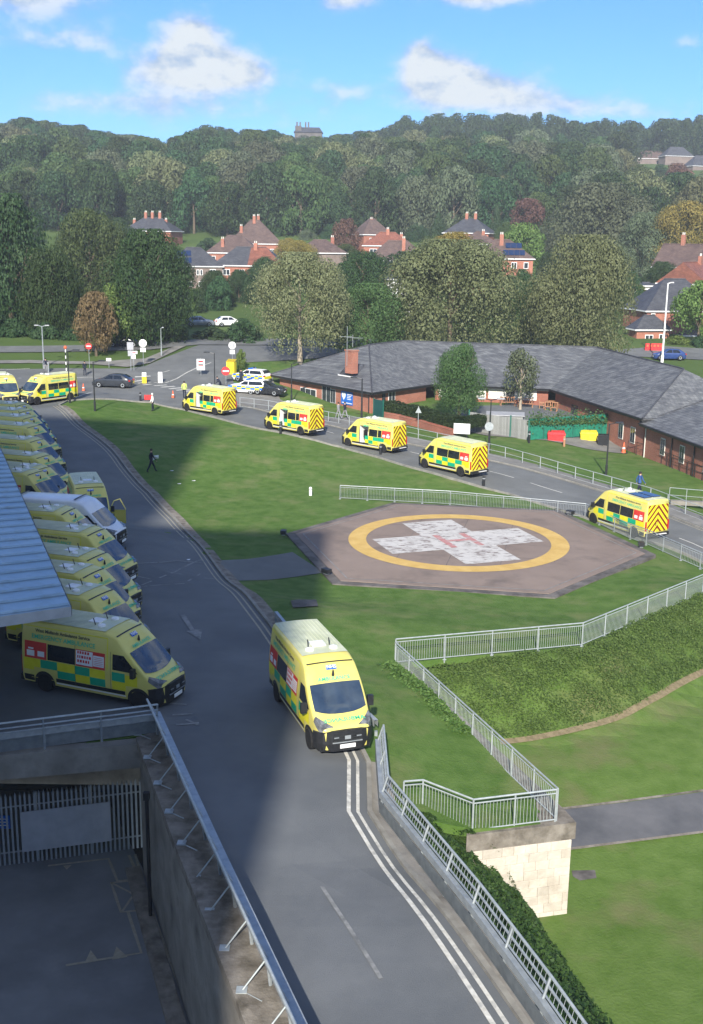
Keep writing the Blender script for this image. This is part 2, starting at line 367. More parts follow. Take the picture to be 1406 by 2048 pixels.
M['path'] = mat('path_asphalt', (.075, .078, .085), .85, (.13, .13, .135), .5, 6, .25, bump=.2, bscale=40, coord='World')
M['pave'] = mat('pavement', (.17, .165, .15), .9, (.24, .23, .21), .8, 6, .2, bump=.2, bscale=30, coord='World')
M['kerb'] = mat('kerb_stone', (.2, .19, .17), .9, (.29, .28, .25), 2, 5, .2, coord='World')
M['conc'] = mat('concrete', (.2, .185, .16), .9, (.3, .28, .24), 1.6, 7, .2, bump=.25, bscale=12, coord='World', c3=(.11, .1, .085), s3=.8)
M['yard'] = mat('yard_concrete', (.16, .165, .17), .9, (.21, .215, .22), .5, 7, .2, coord='World', c3=(.13, .135, .14), s3=.3)
M['cope'] = mat('weathered_coping', (.16, .14, .115), .95, (.26, .235, .2), 2.5, 8, .15, bump=.4, bscale=14, coord='World', c3=(.085, .075, .06), s3=1.4)
M['stone'] = mat('pale_stone', (.47, .42, .345), .9, (.56, .51, .43), 2.2, 7, .2, bump=.5, bscale=9, coord='World', rnd=.1, c3=(.36, .31, .25), s3=.9)
M['line'] = mat('road_paint', (.5, .48, .42), .7, (.66, .65, .6), 6, 6, .3, coord='World', c3=(.25, .25, .24), s3=2.5)
M['yline'] = mat('cream_road_paint', (.27, .245, .18), .75, (.36, .33, .26), 6, 6, .3, coord='World', c3=(.3, .28, .22), s3=2.5)
M['faint'] = mat('worn_road_paint', (.17, .175, .17), .8, (.27, .27, .265), 5, 7, .3, coord='World', c3=(.09, .095, .1), s3=1.7)
M['galv'] = mat('galvanised_steel', (.28, .31, .33), .45, (.38, .41, .42), 4, 4, .5, metal=.35)
M['galvw'] = mat('pale_galvanised_steel', (.31, .345, .35), .45, (.42, .455, .46), 5, 4, .5, metal=.2)
M['black'] = mat('black_plastic', (.013, .014, .016), .5, (.022, .023, .026), 6, 4, .4)
M['blackm'] = mat('black_painted_metal', (.018, .02, .022), .4, (.03, .032, .034), 6, 4, .5)
M['tyre'] = mat('tyre_rubber', (.014, .014, .015), .85, (.024, .024, .025), 10, 4, .2)
M['rim'] = mat('wheel_steel', (.12, .125, .13), .45, (.2, .2, .21), 8, 4, .5, metal=.5)
M['glass'] = mat('dark_glass', (.009, .012, .016), .09, (.02, .025, .03), 2, 3, .55)
M['wscreen'] = mat('windscreen_glass', (.018, .032, .055), .07, (.035, .055, .085), 1.5, 3, .9, coat=.6)  # blue of the reflected sky put into the glass colour
M['wglass'] = mat('window_glass', (.02, .027, .035), .08, (.05, .06, .07), 1.5, 3, .6)
M['yel'] = mat('ambulance_yellow', (.64, .56, .13), .4, (.69, .61, .17), 1.4, 5, .45, coat=.25)
M['pale'] = mat('faded_roof_yellow', (.50, .53, .34), .5, (.60, .62, .44), 1.8, 7, .4, c3=(.40, .43, .32), s3=1.1)
M['fluo'] = mat('fluorescent_yellow', (.68, .62, .012), .45, (.74, .68, .03), 3, 3, .35)
M['fgreen'] = mat('reflective_green', (.0, .33, .17), .4, (.008, .39, .21), 3, 3, .4)
M['tgreen'] = mat('lettering_green', (.04, .48, .27), .5, (.06, .52, .3), 6, 3, .3)
M['tdark'] = mat('lettering_dark', (.05, .06, .05), .5, (.08, .09, .07), 6, 3, .3)
M['chev'] = mat('chevron_red', (.15, .02, .008), .5, (.2, .03, .01), 3, 3, .35)
M['poster'] = mat('poster_red', (.55, .028, .022), .5, (.65, .05, .04), 2, 4, .3)
M['white'] = mat('white_paint', (.74, .74, .73), .45, (.8, .8, .79), 3, 4, .4)
M['vanwhite'] = mat('white_van_paint', (.68, .69, .71), .35, (.76, .77, .79), 1.5, 4, .45, coat=.3)
M['blue'] = mat('sign_blue', (.015, .12, .5), .45, (.02, .15, .56), 3, 3, .4)
M['nhs'] = mat('badge_blue', (.01, .1, .45), .45, (.015, .12, .5), 3, 3, .4)
M['red'] = mat('red_plastic', (.6, .03, .035), .45, (.68, .05, .05), 3, 4, .4)
M['orange'] = mat('cone_orange', (.75, .12, .04), .5, (.8, .16, .07), 3, 3, .4)
M['binyel'] = mat('yellow_plastic', (.75, .58, .02), .45, (.8, .64, .05), 3, 4, .4)
M['rlight'] = mat('rear_lamp_red', (.4, .012, .008), .25, (.5, .02, .012), 4, 3, .5)
M['hlight'] = mat('headlamp_lens', (.07, .075, .08), .12, (.2, .21, .22), 5, 2, .7)
M['plate'] = mat('number_plate_white', (.78, .78, .75), .5, (.82, .82, .8), 3, 3, .3)
M['brick'] = brick_mat('red_brick', (.34, .10, .058), (.42, .14, .085), (.32, .26, .21))
M['brickd'] = brick_mat('dark_red_brick', (.3, .085, .05), (.38, .115, .07), (.25, .2, .17))
M['brickg'] = brick_mat('grey_brown_brick', (.17, .13, .115), (.23, .175, .15), (.2, .18, .16))
M['slate'] = slate_mat('grey_slate', (.095, .10, .108), (.17, .176, .182), .26, rough=.7)
M['tileb'] = slate_mat('brown_roof_tile', (.105, .072, .062), (.145, .10, .086), .3)
M['tiler'] = slate_mat('red_roof_tile', (.2, .075, .05), (.26, .105, .07), .3)
M['tileg'] = slate_mat('dark_grey_roof_tile', (.055, .058, .068), (.08, .083, .094), .3)
M['timber'] = mat('grey_timber', (.2, .205, .2), .85, (.28, .285, .27), 3, 6, .2, stretch=(6, 6, .6), rnd=.16)
M['teak'] = mat('garden_wood', (.33, .16, .085), .7, (.42, .23, .13), 3, 5, .3, stretch=(4, 4, 1))
M['screen'] = mat('green_mesh_screen', (.012, .13, .085), .8, (.02, .2, .13), 3, 5, .2)
M['gpaint'] = mat('green_painted_metal', (.01, .1, .075), .5, (.016, .13, .095), 3, 4, .4)
M['teal'] = mat('teal_steel_door', (.008, .06, .058), .5, (.012, .075, .07), 2, 4, .4)
M['bark'] = mat('tree_bark', (.11, .085, .06), .95, (.19, .155, .115), 3, 6, .1, bump=.6, stretch=(3, 3, .8))
M['pbark'] = mat('pale_bark', (.3, .25, .19), .95, (.42, .36, .28), 3, 6, .1, stretch=(3, 3, .8))
M['pad'] = mat('helipad_concrete', (.2, .155, .13), .9, (.255, .2, .168), .35, 9, .2, bump=.15, bscale=20, coord='World', c3=(.155, .125, .108), s3=.5, lo=.3, hi=.7)
M['padedge'] = mat('dirty_pad_edge', (.085, .078, .074), .95, (.17, .155, .145), .9, 8, .2, coord='World', c3=(.06, .055, .052), s3=1.2)
M['padyel'] = mat('helipad_yellow', (.52, .34, .10), .8, (.6, .41, .14), 1.2, 8, .2, coord='World', c3=(.5, .32, .1), s3=.9)
def worn(name, paint, under, sc, lo, hi):
    return mat(name, under, .85, paint, sc, 9, .2, coord='World', lo=lo, hi=hi, c3=(.37, .35, .33) if paint[1] > .45 else None, s3=1.5, stretch=(1, 2.2, 1))
M['padwhite'] = worn('worn_white_paint', (.52, .5, .47), (.2, .165, .15), 1.7, .40, .47)
M['padred'] = worn('worn_red_paint', (.44, .2, .19), (.42, .36, .34), 1.8, .36, .5)
M['canopy'] = mat('blue_grey_canopy_sheet', (.23, .345, .44), .4, (.31, .43, .52), .5, 7, .5, metal=.1, c3=(.22, .3, .35), s3=1.6)
M['fascia'] = mat('canopy_fascia', (.33, .34, .36), .6, (.4, .41, .43), 2, 4, .3)
M['solar'] = mat('solar_panel', (.012, .025, .07), .15, (.02, .04, .1), 3, 3, .6)
M['skin'] = mat('skin', (.5, .3, .22), .6, (.56, .36, .27), 6, 3, .3)
M['hair'] = mat('dark_hair', (.02, .016, .013), .7, (.035, .028, .022), 12, 3, .3)
M['cream'] = mat('cream_render', (.62, .6, .54), .8, (.7, .68, .62), 2, 5, .2)
M['mansion'] = mat('mansion_stone', (.1, .09, .085), .9, (.15, .14, .13), .4, 5, .2)
LF = {k: leaf_mat('leaves_'+k, a, b) for k, a, b in (
    ('dark', (0.026, 0.053, 0.018), (0.066, 0.109, 0.033)), ('deep', (0.030, 0.066, 0.026), (0.069, 0.132, 0.049)), ('mid', (0.049, 0.092, 0.030), (0.116, 0.173, 0.056)), ('olive', (.104, .125, .052), (.235, .255, .122)),
    ('pale', (0.157, 0.200, 0.089), (0.312, 0.346, 0.178)), ('yellow', (0.189, 0.189, 0.041), (0.467, 0.412, 0.100)), ('autumn', (.17, .135, .055), (.32, .25, .12)), ('grey', (0.083, 0.109, 0.059), (0.173, 0.206, 0.116)),
    ('red', (0.116, 0.058, 0.046), (0.198, 0.116, 0.083)), ('lime', (0.091, 0.148, 0.033), (0.198, 0.272, 0.074)), ('hedge', (0.020, 0.046, 0.017), (0.059, 0.102, 0.033)), ('ivy', (0.020, 0.056, 0.017), (0.074, 0.148, 0.036)), ('blade', (.075, .14, .028), (.115, .18, .05)), ('weeds', (.06, .115, .026), (.155, .235, .062)))}
# ------------------------------------------------------------------ the setting: ground, roads, paths
def X(*pts): return [GT(*p)[:2] for p in pts]
near_poly = [(2.9, 10), (7.7, 10), (4.45, 20.4), (3.4, 23.9), (1.55, 30.7), (3.74, 30.45), (6.42, 31.19), (1.89, 43.9), (10.3, 47.2), (18.2, 55.6), (40, 76), (75, 100), (75, 132), (-75, 132), (-75, 32), (-40, 27), (-11.6, 33.4), (-6.4, 35.0)]
o = drape('lawn', near_poly, M['grass'], 0, step=1.5, skirt=.3); o['kind'] = 'structure'
def far_ground():
    xs = sorted(set(list(np.linspace(-700, 900, 65))+list(np.linspace(-140, 180, 81)))); ys = list(np.arange(128, 340, 6))+list(np.arange(340, 760, 20))+list(np.arange(780, 5200, 340))
    m = MB(); n = len(xs)
    for y in ys:
        for x in xs: m.v.append((x, y, T(x, y)-.04))
    for j in range(len(ys)-1):
        for i in range(n-1): m.f.append((j*n+i, j*n+i+1, (j+1)*n+i+1, (j+1)*n+i)); m.m.append(0)
    o = m.build('hillside', M['field'], smooth=True); o['kind'] = 'structure'
far_ground()
lowpoly = [(3.2, 29), (5.9, 30.9), (6.62, 31.1), (2.1, 43.75), (10.35, 47.0), (18.3, 55.4), (40, 75.6), (75, 75), (75, 8), (5.5, 8)]
o = drape('lower_lawn', lowpoly, M['lowgrass'], 0, fn=TL, step=1.0); o['kind'] = 'structure'
# ramp, ambulance road, junction
kerb_l = X((118, 812), (133, 822), (200, 880), (250, 934), (300, 988), (350, 1040), (400, 1092), (470, 1175), (545, 1258), (600, 1330), (690, 1438))
ramp_edge = [kerb_l[-1], (.6, 33.5), (.6, 30.3), (2.45, 24.4), (3.72, 20.4), (6.95, 10)]
road_l = [(-.2, 10+8.6), (-6.35, 35.1), (-11.6, 33.5), (-40, 27.3), (-75, 32.5)]
o = drape('ambulance_road', kerb_l+ramp_edge+[(2.95, 10.)]+road_l[1:]+[(-75, 128.)]+X((-100, 752), (30, 742), (100, 790)), M['asph'], .03, step=1.5); o['kind'] = 'structure'
top_edge = X((118, 812), (135, 803), (165, 800), (230, 800), (300, 806), (365, 820), (440, 839), (520, 859), (600, 875), (680, 895), (760, 917), (840, 941), (900, 958), (960, 975), (1020, 990), (1100, 1015), (1200, 1049), (1300, 1086), (1406, 1128), (1560, 1190))
far_edge = X((455, 806), (470, 809), (537, 825), (650, 850), (704, 864), (804, 886), (890, 904), (979, 922), (1036, 935), (1150, 967), (1210, 985), (1340, 1034), (1406, 1060), (1560, 1120))
jun = X((-160, 800), (-120, 748), (0, 738), (120, 737), (250, 738), (290, 733), (330, 716), (398, 691), (640, 693), (700, 700), (640, 717), (560, 722), (478, 726), (462, 745), (470, 775))
o = drape('road', top_edge[::-1]+X((100, 790))+jun+far_edge, M['asph2'], .05, step=1.5); o['kind'] = 'structure'
o = drape('verge', X((470, 728), (560, 723), (600, 727), (570, 748), (520, 752), (482, 748)), M['grass'], .09, step=1.5); o['kind'] = 'structure'
cross = X((-120, 694), (250, 690), (400, 679), (640, 678), (760, 680), (760, 692), (640, 692), (398, 690), (300, 700), (-120, 706))
# pavements with kerbs
l, r = ribbon(far_edge, 4.9); back = l if math.dist(l[5], (0, 300)) < math.dist(r[5], (0, 300)) else r
inner = [tuple(a+.14*(b-a)/math.dist(p, q) for a, b in zip(p, q)) for p, q in zip(far_edge, back)]
o = drape('pavement', inner+back[::-1], M['pave'], .13, step=1.5); o['kind'] = 'structure'
o = drape('footpath', X((905, 858), (973, 872), (1096, 882), (1170, 898), (1247, 908), (1258, 884), (1230, 868), (1140, 872), (1040, 870), (960, 862), (930, 856)), M['pave'], .06, step=1.5); o['kind'] = 'structure'
o = drape('forecourt', X((470, 775), (520, 752), (545, 756), (560, 800), (640, 836), (730, 836), (735, 848), (700, 858), (650, 846), (537, 822), (470, 806)), M['pave'], .10, step=1.5); o['kind'] = 'structure'
o = drape('side_pavement', X((-60, 728), (60, 727), (180, 729), (255, 735), (300, 727), (372, 693), (352, 693), (290, 718), (200, 724), (60, 721), (-60, 722)), M['pave'], .08, step=1.5); o['kind'] = 'structure'
def kerbs(name, pts, w=.15, off=.14, thick=.2):
    m = MB(); strip(m, pts, w, off, thick=thick); o = m.build(name, M['kerb']); o['kind'] = 'structure'; return o
kerbs('kerb', kerb_l+[(.66, 33.4), (.66, 30.3), (2.5, 24.4), (3.78, 20.4), (7.0, 10)]); kerbs('kerb', top_edge); kerbs('kerb', far_edge)
m = MB(); strip(m, [(p[0]+.36, p[1]+.15) for p in kerb_l[:-1]], .5, .04); o = m.build('edging_strip', M['cope']); o['kind'] = 'structure'
o = drape('ramp_edging', [(.64, 33.45), (.64, 30.3), (2.48, 24.4), (3.76, 20.4), (6.98, 10), (7.75, 10), (4.5, 20.4), (3.4, 24.1), (1.5, 30.7), (1.25, 33.5)], M['conc'], .10, step=1.5); o['kind'] = 'structure'
# painted lines
def lines(name, mat_, items, off, thing_=None):
    m = MB()
    for pts, w in items: strip(m, pts, w, off)
    o = m.build(name, mat_); o['kind'] = 'structure'; return o
def shift(P, d):
    l, r = ribbon(P, 2*abs(d)); return l if d > 0 else r
kx = kerb_l+ramp_edge[1:]
ins = shift(kx, .3) if shift(kx, .3)[3][0] < kx[3][0] else shift(kx, -.3)
ins2 = shift(kx, .58) if shift(kx, .58)[3][0] < kx[3][0] else shift(kx, -.58)
lines('road_marking', M['yline'], [(ins[:-4], .09), (ins2[:-4], .09)], .045)
lines('road_marking', M['line'], [(ins[-6:], .1), (ins2[-6:], .12)], .047)
fe_in = shift(far_edge, .35) if shift(far_edge, .35)[5][1] < far_edge[5][1] else shift(far_edge, -.35)
lines('road_marking', M['yline'], [(fe_in, .1)], .066)
te_in = shift(top_edge, .2) if shift(top_edge, .2)[6][1] > top_edge[6][1] else shift(top_edge, -.2)
lines('road_marking', M['line'], [(te_in[4:], .1)], .066)
dash = []
for a, b in (((979, 944), (1028, 957)), ((1060, 967), (1124, 987)), ((905, 926), (940, 935)), ((820, 905), (850, 912)), ((1358, 1078), (1410, 1100)), ((640, 861), (668, 868)), ((560, 843), (590, 850)), ((1240, 1030), (1290, 1050))): dash.append((X(a, b), .11))
lines('road_marking', M['line'], dash, .067)
Z = lambda u, v: (240+u*.1422, 660+v*.1422)
zeb = [((480, 792), (660, 780)), ((580, 813), (770, 799)), ((690, 834), (880, 820)), ((790, 855), (990, 841)), ((150, 710), (210, 702)), ((155, 735), (310, 716)), ((250, 755), (430, 741)), ((320, 780), (440, 770)), ((900, 872), (1060, 858)), ((210, 667), (430, 655))]
lines('zebra_crossing', M['line'], [(X(Z(*a), Z(*b)), .42) for a, b in zeb], .066)
lines('road_marking', M['line'], [(X(Z(480, 742), Z(560, 760), Z(640, 750), Z(800, 690), Z(950, 600), Z(1100, 530), Z(1280, 465)), .16), (X(Z(610, 600), Z(700, 575)), .14), (X((35, 757), (130, 757)), .14), (X((135, 757), (190, 755)), .14), (X((125, 803), (150, 797), (185, 785)), .12), (X((-20, 741), (60, 738)), .12)], .066)
Q = lambda u, v: (u*.2845, 900+v*.2845)
box = [((955, 802), (1130, 795)), ((1130, 795), (1240, 785)), ((960, 968), (1290, 945)), ((1290, 945), (1420, 868)), ((960, 970), (1230, 862)), ((1230, 862), (1420, 775)), ((1160, 858), (1430, 905)), ((950, 890), (1110, 922)), ((1240, 785), (1430, 800)), ((1430, 905), (1560, 915))]
lines('road_marking', M['faint'], [(X(Q(*a), Q(*b)), .1) for a, b in box], .046)
def flat_poly(name, pts, mat_, fn=T, off=.05, z=None):
    o = drape(name, pts, mat_, off, fn=fn, step=1.5, z=z); o['kind'] = 'structure'; return o
flat_poly('road_arrow', X((360, 1233), (370, 1231), (389, 1261), (405, 1260), (401, 1281), (372, 1264), (381, 1263)), M['faint'])
flat_poly('road_arrow', X((77, 833), (84, 838), (92, 839), (87, 843), (85, 848), (80, 842)), M['faint'])
lines('road_marking', M['faint'], [(X((340, 1409), (374, 1411)), .12), (X((345, 1432), (385, 1430)), .12), (X((352, 1452), (398, 1448)), .14), (X((372, 1441), (396, 1452)), .1), (X((640, 1770), (762, 1960)), .1)], .046)
# main cross road beyond the trees, driveway bits
o = drape('main_road', cross, M['asph2'], .07, step=3.); o['kind'] = 'structure'
o = drape('side_road', [GT(*p)[:2] for p in ((1240, 712), (1440, 722), (1440, 700), (1330, 693), (1230, 700))], M['asph2'], .06, step=3.); o['kind'] = 'structure'
o = drape('helipad_path', X((425, 1120), (585, 1105), (648, 1146), (470, 1162)), M['asph2'], .03, step=1.5); o['kind'] = 'structure'
flat_poly('inspection_cover', X((581, 1203), (632, 1200), (636, 1214), (586, 1217)), M['padedge'])
# lower path, dry strip at the foot of the bank, patch of soil
pl = [GL(*p)[:2] for p in ((1110, 1622), (1250, 1606), (1406, 1585), (1600, 1552), (1600, 1632), (1406, 1664), (1250, 1684), (1110, 1702))]
o = drape('lower_path', pl, M['path'], .03, fn=TL, step=1.0); o['kind'] = 'structure'
STRIP = [(0, 1487), (1000, 1487), (1060, 1481), (1150, 1462), (1240, 1438), (1300, 1405), (1360, 1368), (1440, 1330), (1560, 1275), (1700, 1215)]
sl = smooth_pts([GL(*p)[:2] for p in ((1000, 1487), (1060, 1481), (1150, 1462), (1240, 1438), (1300, 1405), (1360, 1368), (1440, 1330), (1560, 1275))], 2)
m = MB(); strip(m, sl, .3, .07, fn=TL, step=.4); o = m.build('dry_strip', M['dry']); o['kind'] = 'structure'
flat_poly('soil_patch', [GL(*p)[:2] for p in ((1143, 1742), (1190, 1741), (1193, 1757), (1160, 1762), (1146, 1754))], M['padedge'], fn=TL, off=.02)
def edge_strip(pts, w, mt, name, fn=TL, off=.02):
    m = MB(); strip(m, pts, w, off, fn=fn); o = m.build(name, mt); o['kind'] = 'structure'
edge_strip([GL(*p)[:2] for p in ((1120, 1620), (1250, 1604), (1406, 1583), (1600, 1550))], .12, M['cope'], 'path_edging', off=.05)
edge_strip([GL(*p)[:2] for p in ((1140, 1700), (1250, 1686), (1406, 1666), (1600, 1634))], .12, M['cope'], 'path_edging', off=.05)

# ------------------------------------------------------------------ helipad
def helipad():
    z = -.93; t = thing('helipad', 'hexagonal concrete helipad with yellow ring, worn white cross and red H', 'helipad', (0, 0, 0))
    c = (6.604, 67.153); rr = 6.78; rot = 1.904
    hexp = [G(*p, z)[:2] for p in ((785, 1004), (1118, 1019), (1312, 1108), (1110, 1194), (665, 1166), (572, 1066))]
    ce = (sum(p[0] for p in hexp)/6, sum(p[1] for p in hexp)/6)
    sc = lambda k: [(ce[0]+(p[0]-ce[0])*k, ce[1]+(p[1]-ce[1])*k) for p in hexp]
    MB().prism(sc(1.0), z-.7, z-.03).build('edge_beam', M['padedge'], t)
    MB().prism(sc(.945), z-.5, z).build('slab', M['pad'], t)
    def ringm(r0, r1, n=72, zz=.012):
        m = MB()
        for i in range(n):
            a, b = 2*math.pi*i/n, 2*math.pi*(i+1)/n
            P = lambda r, q: (c[0]+r*math.cos(q), c[1]+r*math.sin(q), z+zz)
            m.quad(P(r0, a), P(r1, a), P(r1, b), P(r0, b))
        return m
    ringm(rr*.838, rr).build('painted_ring', M['padyel'], t)
    u = Vector((math.cos(rot), math.sin(rot))); v = Vector((-u.y, u.x)); C = Vector(c)
    a, w = .737*rr, .257*rr
    pt = lambda k, l, zz: (*(C+u*k+v*l), z+zz)
    m = MB()
    for p in ([(-a, -w), (-a, w), (a, w), (a, -w)],): m.quad(*[pt(k, l, .012) for k, l in p])
    m.quad(*[pt(k, l, .012) for k, l in ((-w, w), (-w, a), (w, a), (w, w))]); m.quad(*[pt(k, l, .012) for k, l in ((-w, -a), (-w, -w), (w, -w), (w, -a))])
    m.build('painted_cross', M['padwhite'], t)
    m = MB()
    for k0, k1, l0, l1 in ((-1.5, 1.5, .7, 1.1), (-1.5, 1.5, -1.1, -.7), (-.2, .2, -.7, .7)):
        m.quad(*[pt(k, l, .024) for k, l in ((k0, l0), (k0, l1), (k1, l1), (k1, l0))])
    m.build('letter_h', M['padred'], t)
    m = MB()
    for k, ww in ((.9, .07),):
        P = sc(k)+[sc(k)[0]]
        for i in range(6):
            q = [P[i], P[i+1]]; l, r = ribbon(q, ww); m.quad(*[(x, y, z+.012) for x, y in (r[0], r[1], l[1], l[0])])
    m.build('border_line', M['faint'], t)
    m = MB()                       # joints between the slab bays
    for k in range(-6, 7, 3):
        for ang in (R(-12), R(78)):
            d = Vector((math.cos(ang), math.sin(ang))); n_ = Vector((-d.y, d.x)); p = C+n_*k*1.0
            hl = math.sqrt(max(0, 6.9**2-k*k)); q = [tuple(p-d*hl), tuple(p+d*hl)]; l, r = ribbon(q, .035); m.quad(*[(x, y, z+.006) for x, y in (r[0], r[1], l[1], l[0])])
    m.build('slab_joint', M['padedge'], t)
helipad()
def pad_light(px, py, label):
    x, y, z = G(px, py, -.93); t = thing('floodlight', label, 'floodlight', (x, y, z+.0), rz=math.atan2(67-y, 6.6-x))
    MB().box((0, 0, .2), (.34, .5, .22)).build('housing', M['black'], t); MB().box((.172, 0, .2), (.006, .42, .16)).build('lens', M['hlight'], t)
    MB().box((0, 0, .045), (.2, .3, .09)).build('bracket', M['galv'], t)
pad_light(653, 1148, 'small dark floodlight at the helipad corner beside the pale path')
pad_light(1140, 1030, 'small floodlight at the far right corner of the helipad by the fence')
pad_light(1282, 1094, 'small floodlight on the helipad edge nearest the passing ambulance')
pad_light(567, 1070, 'small pale floodlight at the left tip of the helipad')

# ------------------------------------------------------------------ railings
def rod(h, r, n=5): return shared(('rod', h, r, n), lambda: MB().tube((0, 0, 0), (0, 0, h), r, n).data('baluster', [M['galvw']]))
def railing(name, label, cat, P, h=1.1, post=2.0, bar=.11, mats='galvw', group=None, mid=(), rp=.03, rt=.03, fn=None, base=.1, limit=300):
    P = [tuple(p) for p in P]; t = thing(name, label, cat, (P[0][0], P[0][1], P[0][2]), group=group); o0 = Vector(P[0])
    P = [Vector(p)-o0 for p in P]
    L = [0]
    for a, b in zip(P[:-1], P[1:]): L.append(L[-1]+(Vector((b.x, b.y, 0))-Vector((a.x, a.y, 0))).length)
    def at(s):
        for i in range(len(P)-1):
            if s <= L[i+1]+1e-6 or i == len(P)-2:
                k = (s-L[i])/max(1e-6, L[i+1]-L[i]); return P[i].lerp(P[i+1], k)
    mt = M[mats]; up = Vector((0, 0, 1))
    MB().path([p+up*h for p in P], rt, 8).build('top_rail', mt, t)
    if bar: MB().path([p+up*base for p in P], rt*.7, 6).build('bottom_rail', mt, t); MB().path([p+up*(h-.13) for p in P], rt*.7, 6).build('upper_rail', mt, t)
    for k in mid: MB().path([p+up*k for p in P], rt*.8, 6).build('mid_rail', mt, t)
    pm = shared(('post', h, rp, mats), lambda: MB().tube((0, 0, -.15), (0, 0, h-.01), rp, 8).box((0, 0, .01), (rp*5, rp*5, .03)).data('post', [mt]))
    posts = []
    for i in range(len(P)-1):
        n = max(1, round((L[i+1]-L[i])/post))
        for k in range(n+1):
            if k == 0 and i > 0: continue
            posts.append(L[i]+(L[i+1]-L[i])*k/n)
    for s in posts: objd('post', pm, t, at(s))
    if bar:
        rm = shared(('bar', h, base, mats), lambda: MB().tube((0, 0, base), (0, 0, h-.13), .009, 4, cap=False).data('baluster', [mt]))
        n = int(L[-1]/bar); k0 = 0; extra = MB()
        for k in range(1, n):
            s = k*bar
            if min(abs(s-q) for q in posts) < .05: continue
            if k0 < limit: objd('baluster', rm, t, at(s)); k0 += 1
            else: p = at(s); extra.tube(p+up*base, p+up*(h-.13), .009, 4, cap=False)
        if extra.v: extra.build('balusters', mt, t)['kind'] = 'stuff'
    return t
def R3(pts, h=0): return [(x, y, T(x, y)) for x, y in pts]
railing('railing', 'galvanised railing of upright bars along the top of the grass bank', 'railing', R3(UP[:3]+[(24, 61.2)]), 1.1, 2.05, .11, group='bar railings round the lawns')
railing('railing', 'galvanised bar railing descending from the bank corner to the stone wall', 'railing', [(1.89, 43.9, -.2), (6.38, 31.25, -.2)], 1.1, 1.55, .11, group='bar railings round the lawns')
railing('railing', 'galvanised bar railing bending round the lawn end above the pale stone wall', 'railing', [(1.7, 31.3, -.05), (2.3, 31.55, -.12), (3.74, 30.5, -.2), (6.33, 31.2, -.2)], 1.1, 1.5, .11, group='bar railings round the lawns')
fn_pts = [GT(*p) for p in ((680, 998), (900, 1010), (1170, 1036), (1228, 1064), (1260, 1079), (1292, 1090), (1361, 1121), (1400, 1138), (1460, 1165))]
railing('railing', 'long bar railing behind the helipad running on past the passing ambulance', 'railing', fn_pts, 1.0, 2.0, .11, mats='galv', group='bar railings round the lawns')
gp = [GT(*p) for p in ((480, 815), (537, 822), (600, 834), (657, 845), (720, 858), (800, 873), (874, 889), (945, 904), (1010, 919), (1080, 939), (1150, 960), (1222, 981), (1300, 1004), (1370, 1031), (1450, 1062))]
railing('guard_rail', 'long white guard rail between the road and the far pavement', 'railing', gp, 1.05, 2.0, 0, mats='galvw', mid=(.55, .12), rp=.035, rt=.026)
hr = [GT(*p) for p in ((1255, 906), (1290, 914), (1345, 937), (1420, 968))]
railing('ramp_railing', 'dark railing along the ramp beside the brick building', 'railing', hr, 1.15, 1.2, 0, mats='blackm', mid=(.6,), rp=.025, rt=.025)
hr2 = [GT(*p) for p in ((1338, 1000), (1372, 1003), (1440, 1008))]
railing('step_railing', 'pale handrail beside the low ramp at the right edge', 'railing', hr2, .95, 1.2, 0, mats='galvw', mid=(.4,), rp=.025, rt=.025)
m = MB(); p0 = GT(1345, 1012); m.box((p0[0]+2.2, p0[1]+.4, p0[2]+.12), (4.4, .5, .3), rz=-.15); t = m.build('low_wall', M['conc']); tag(t, 'low pale concrete wall under the handrail at the right edge', 'wall')

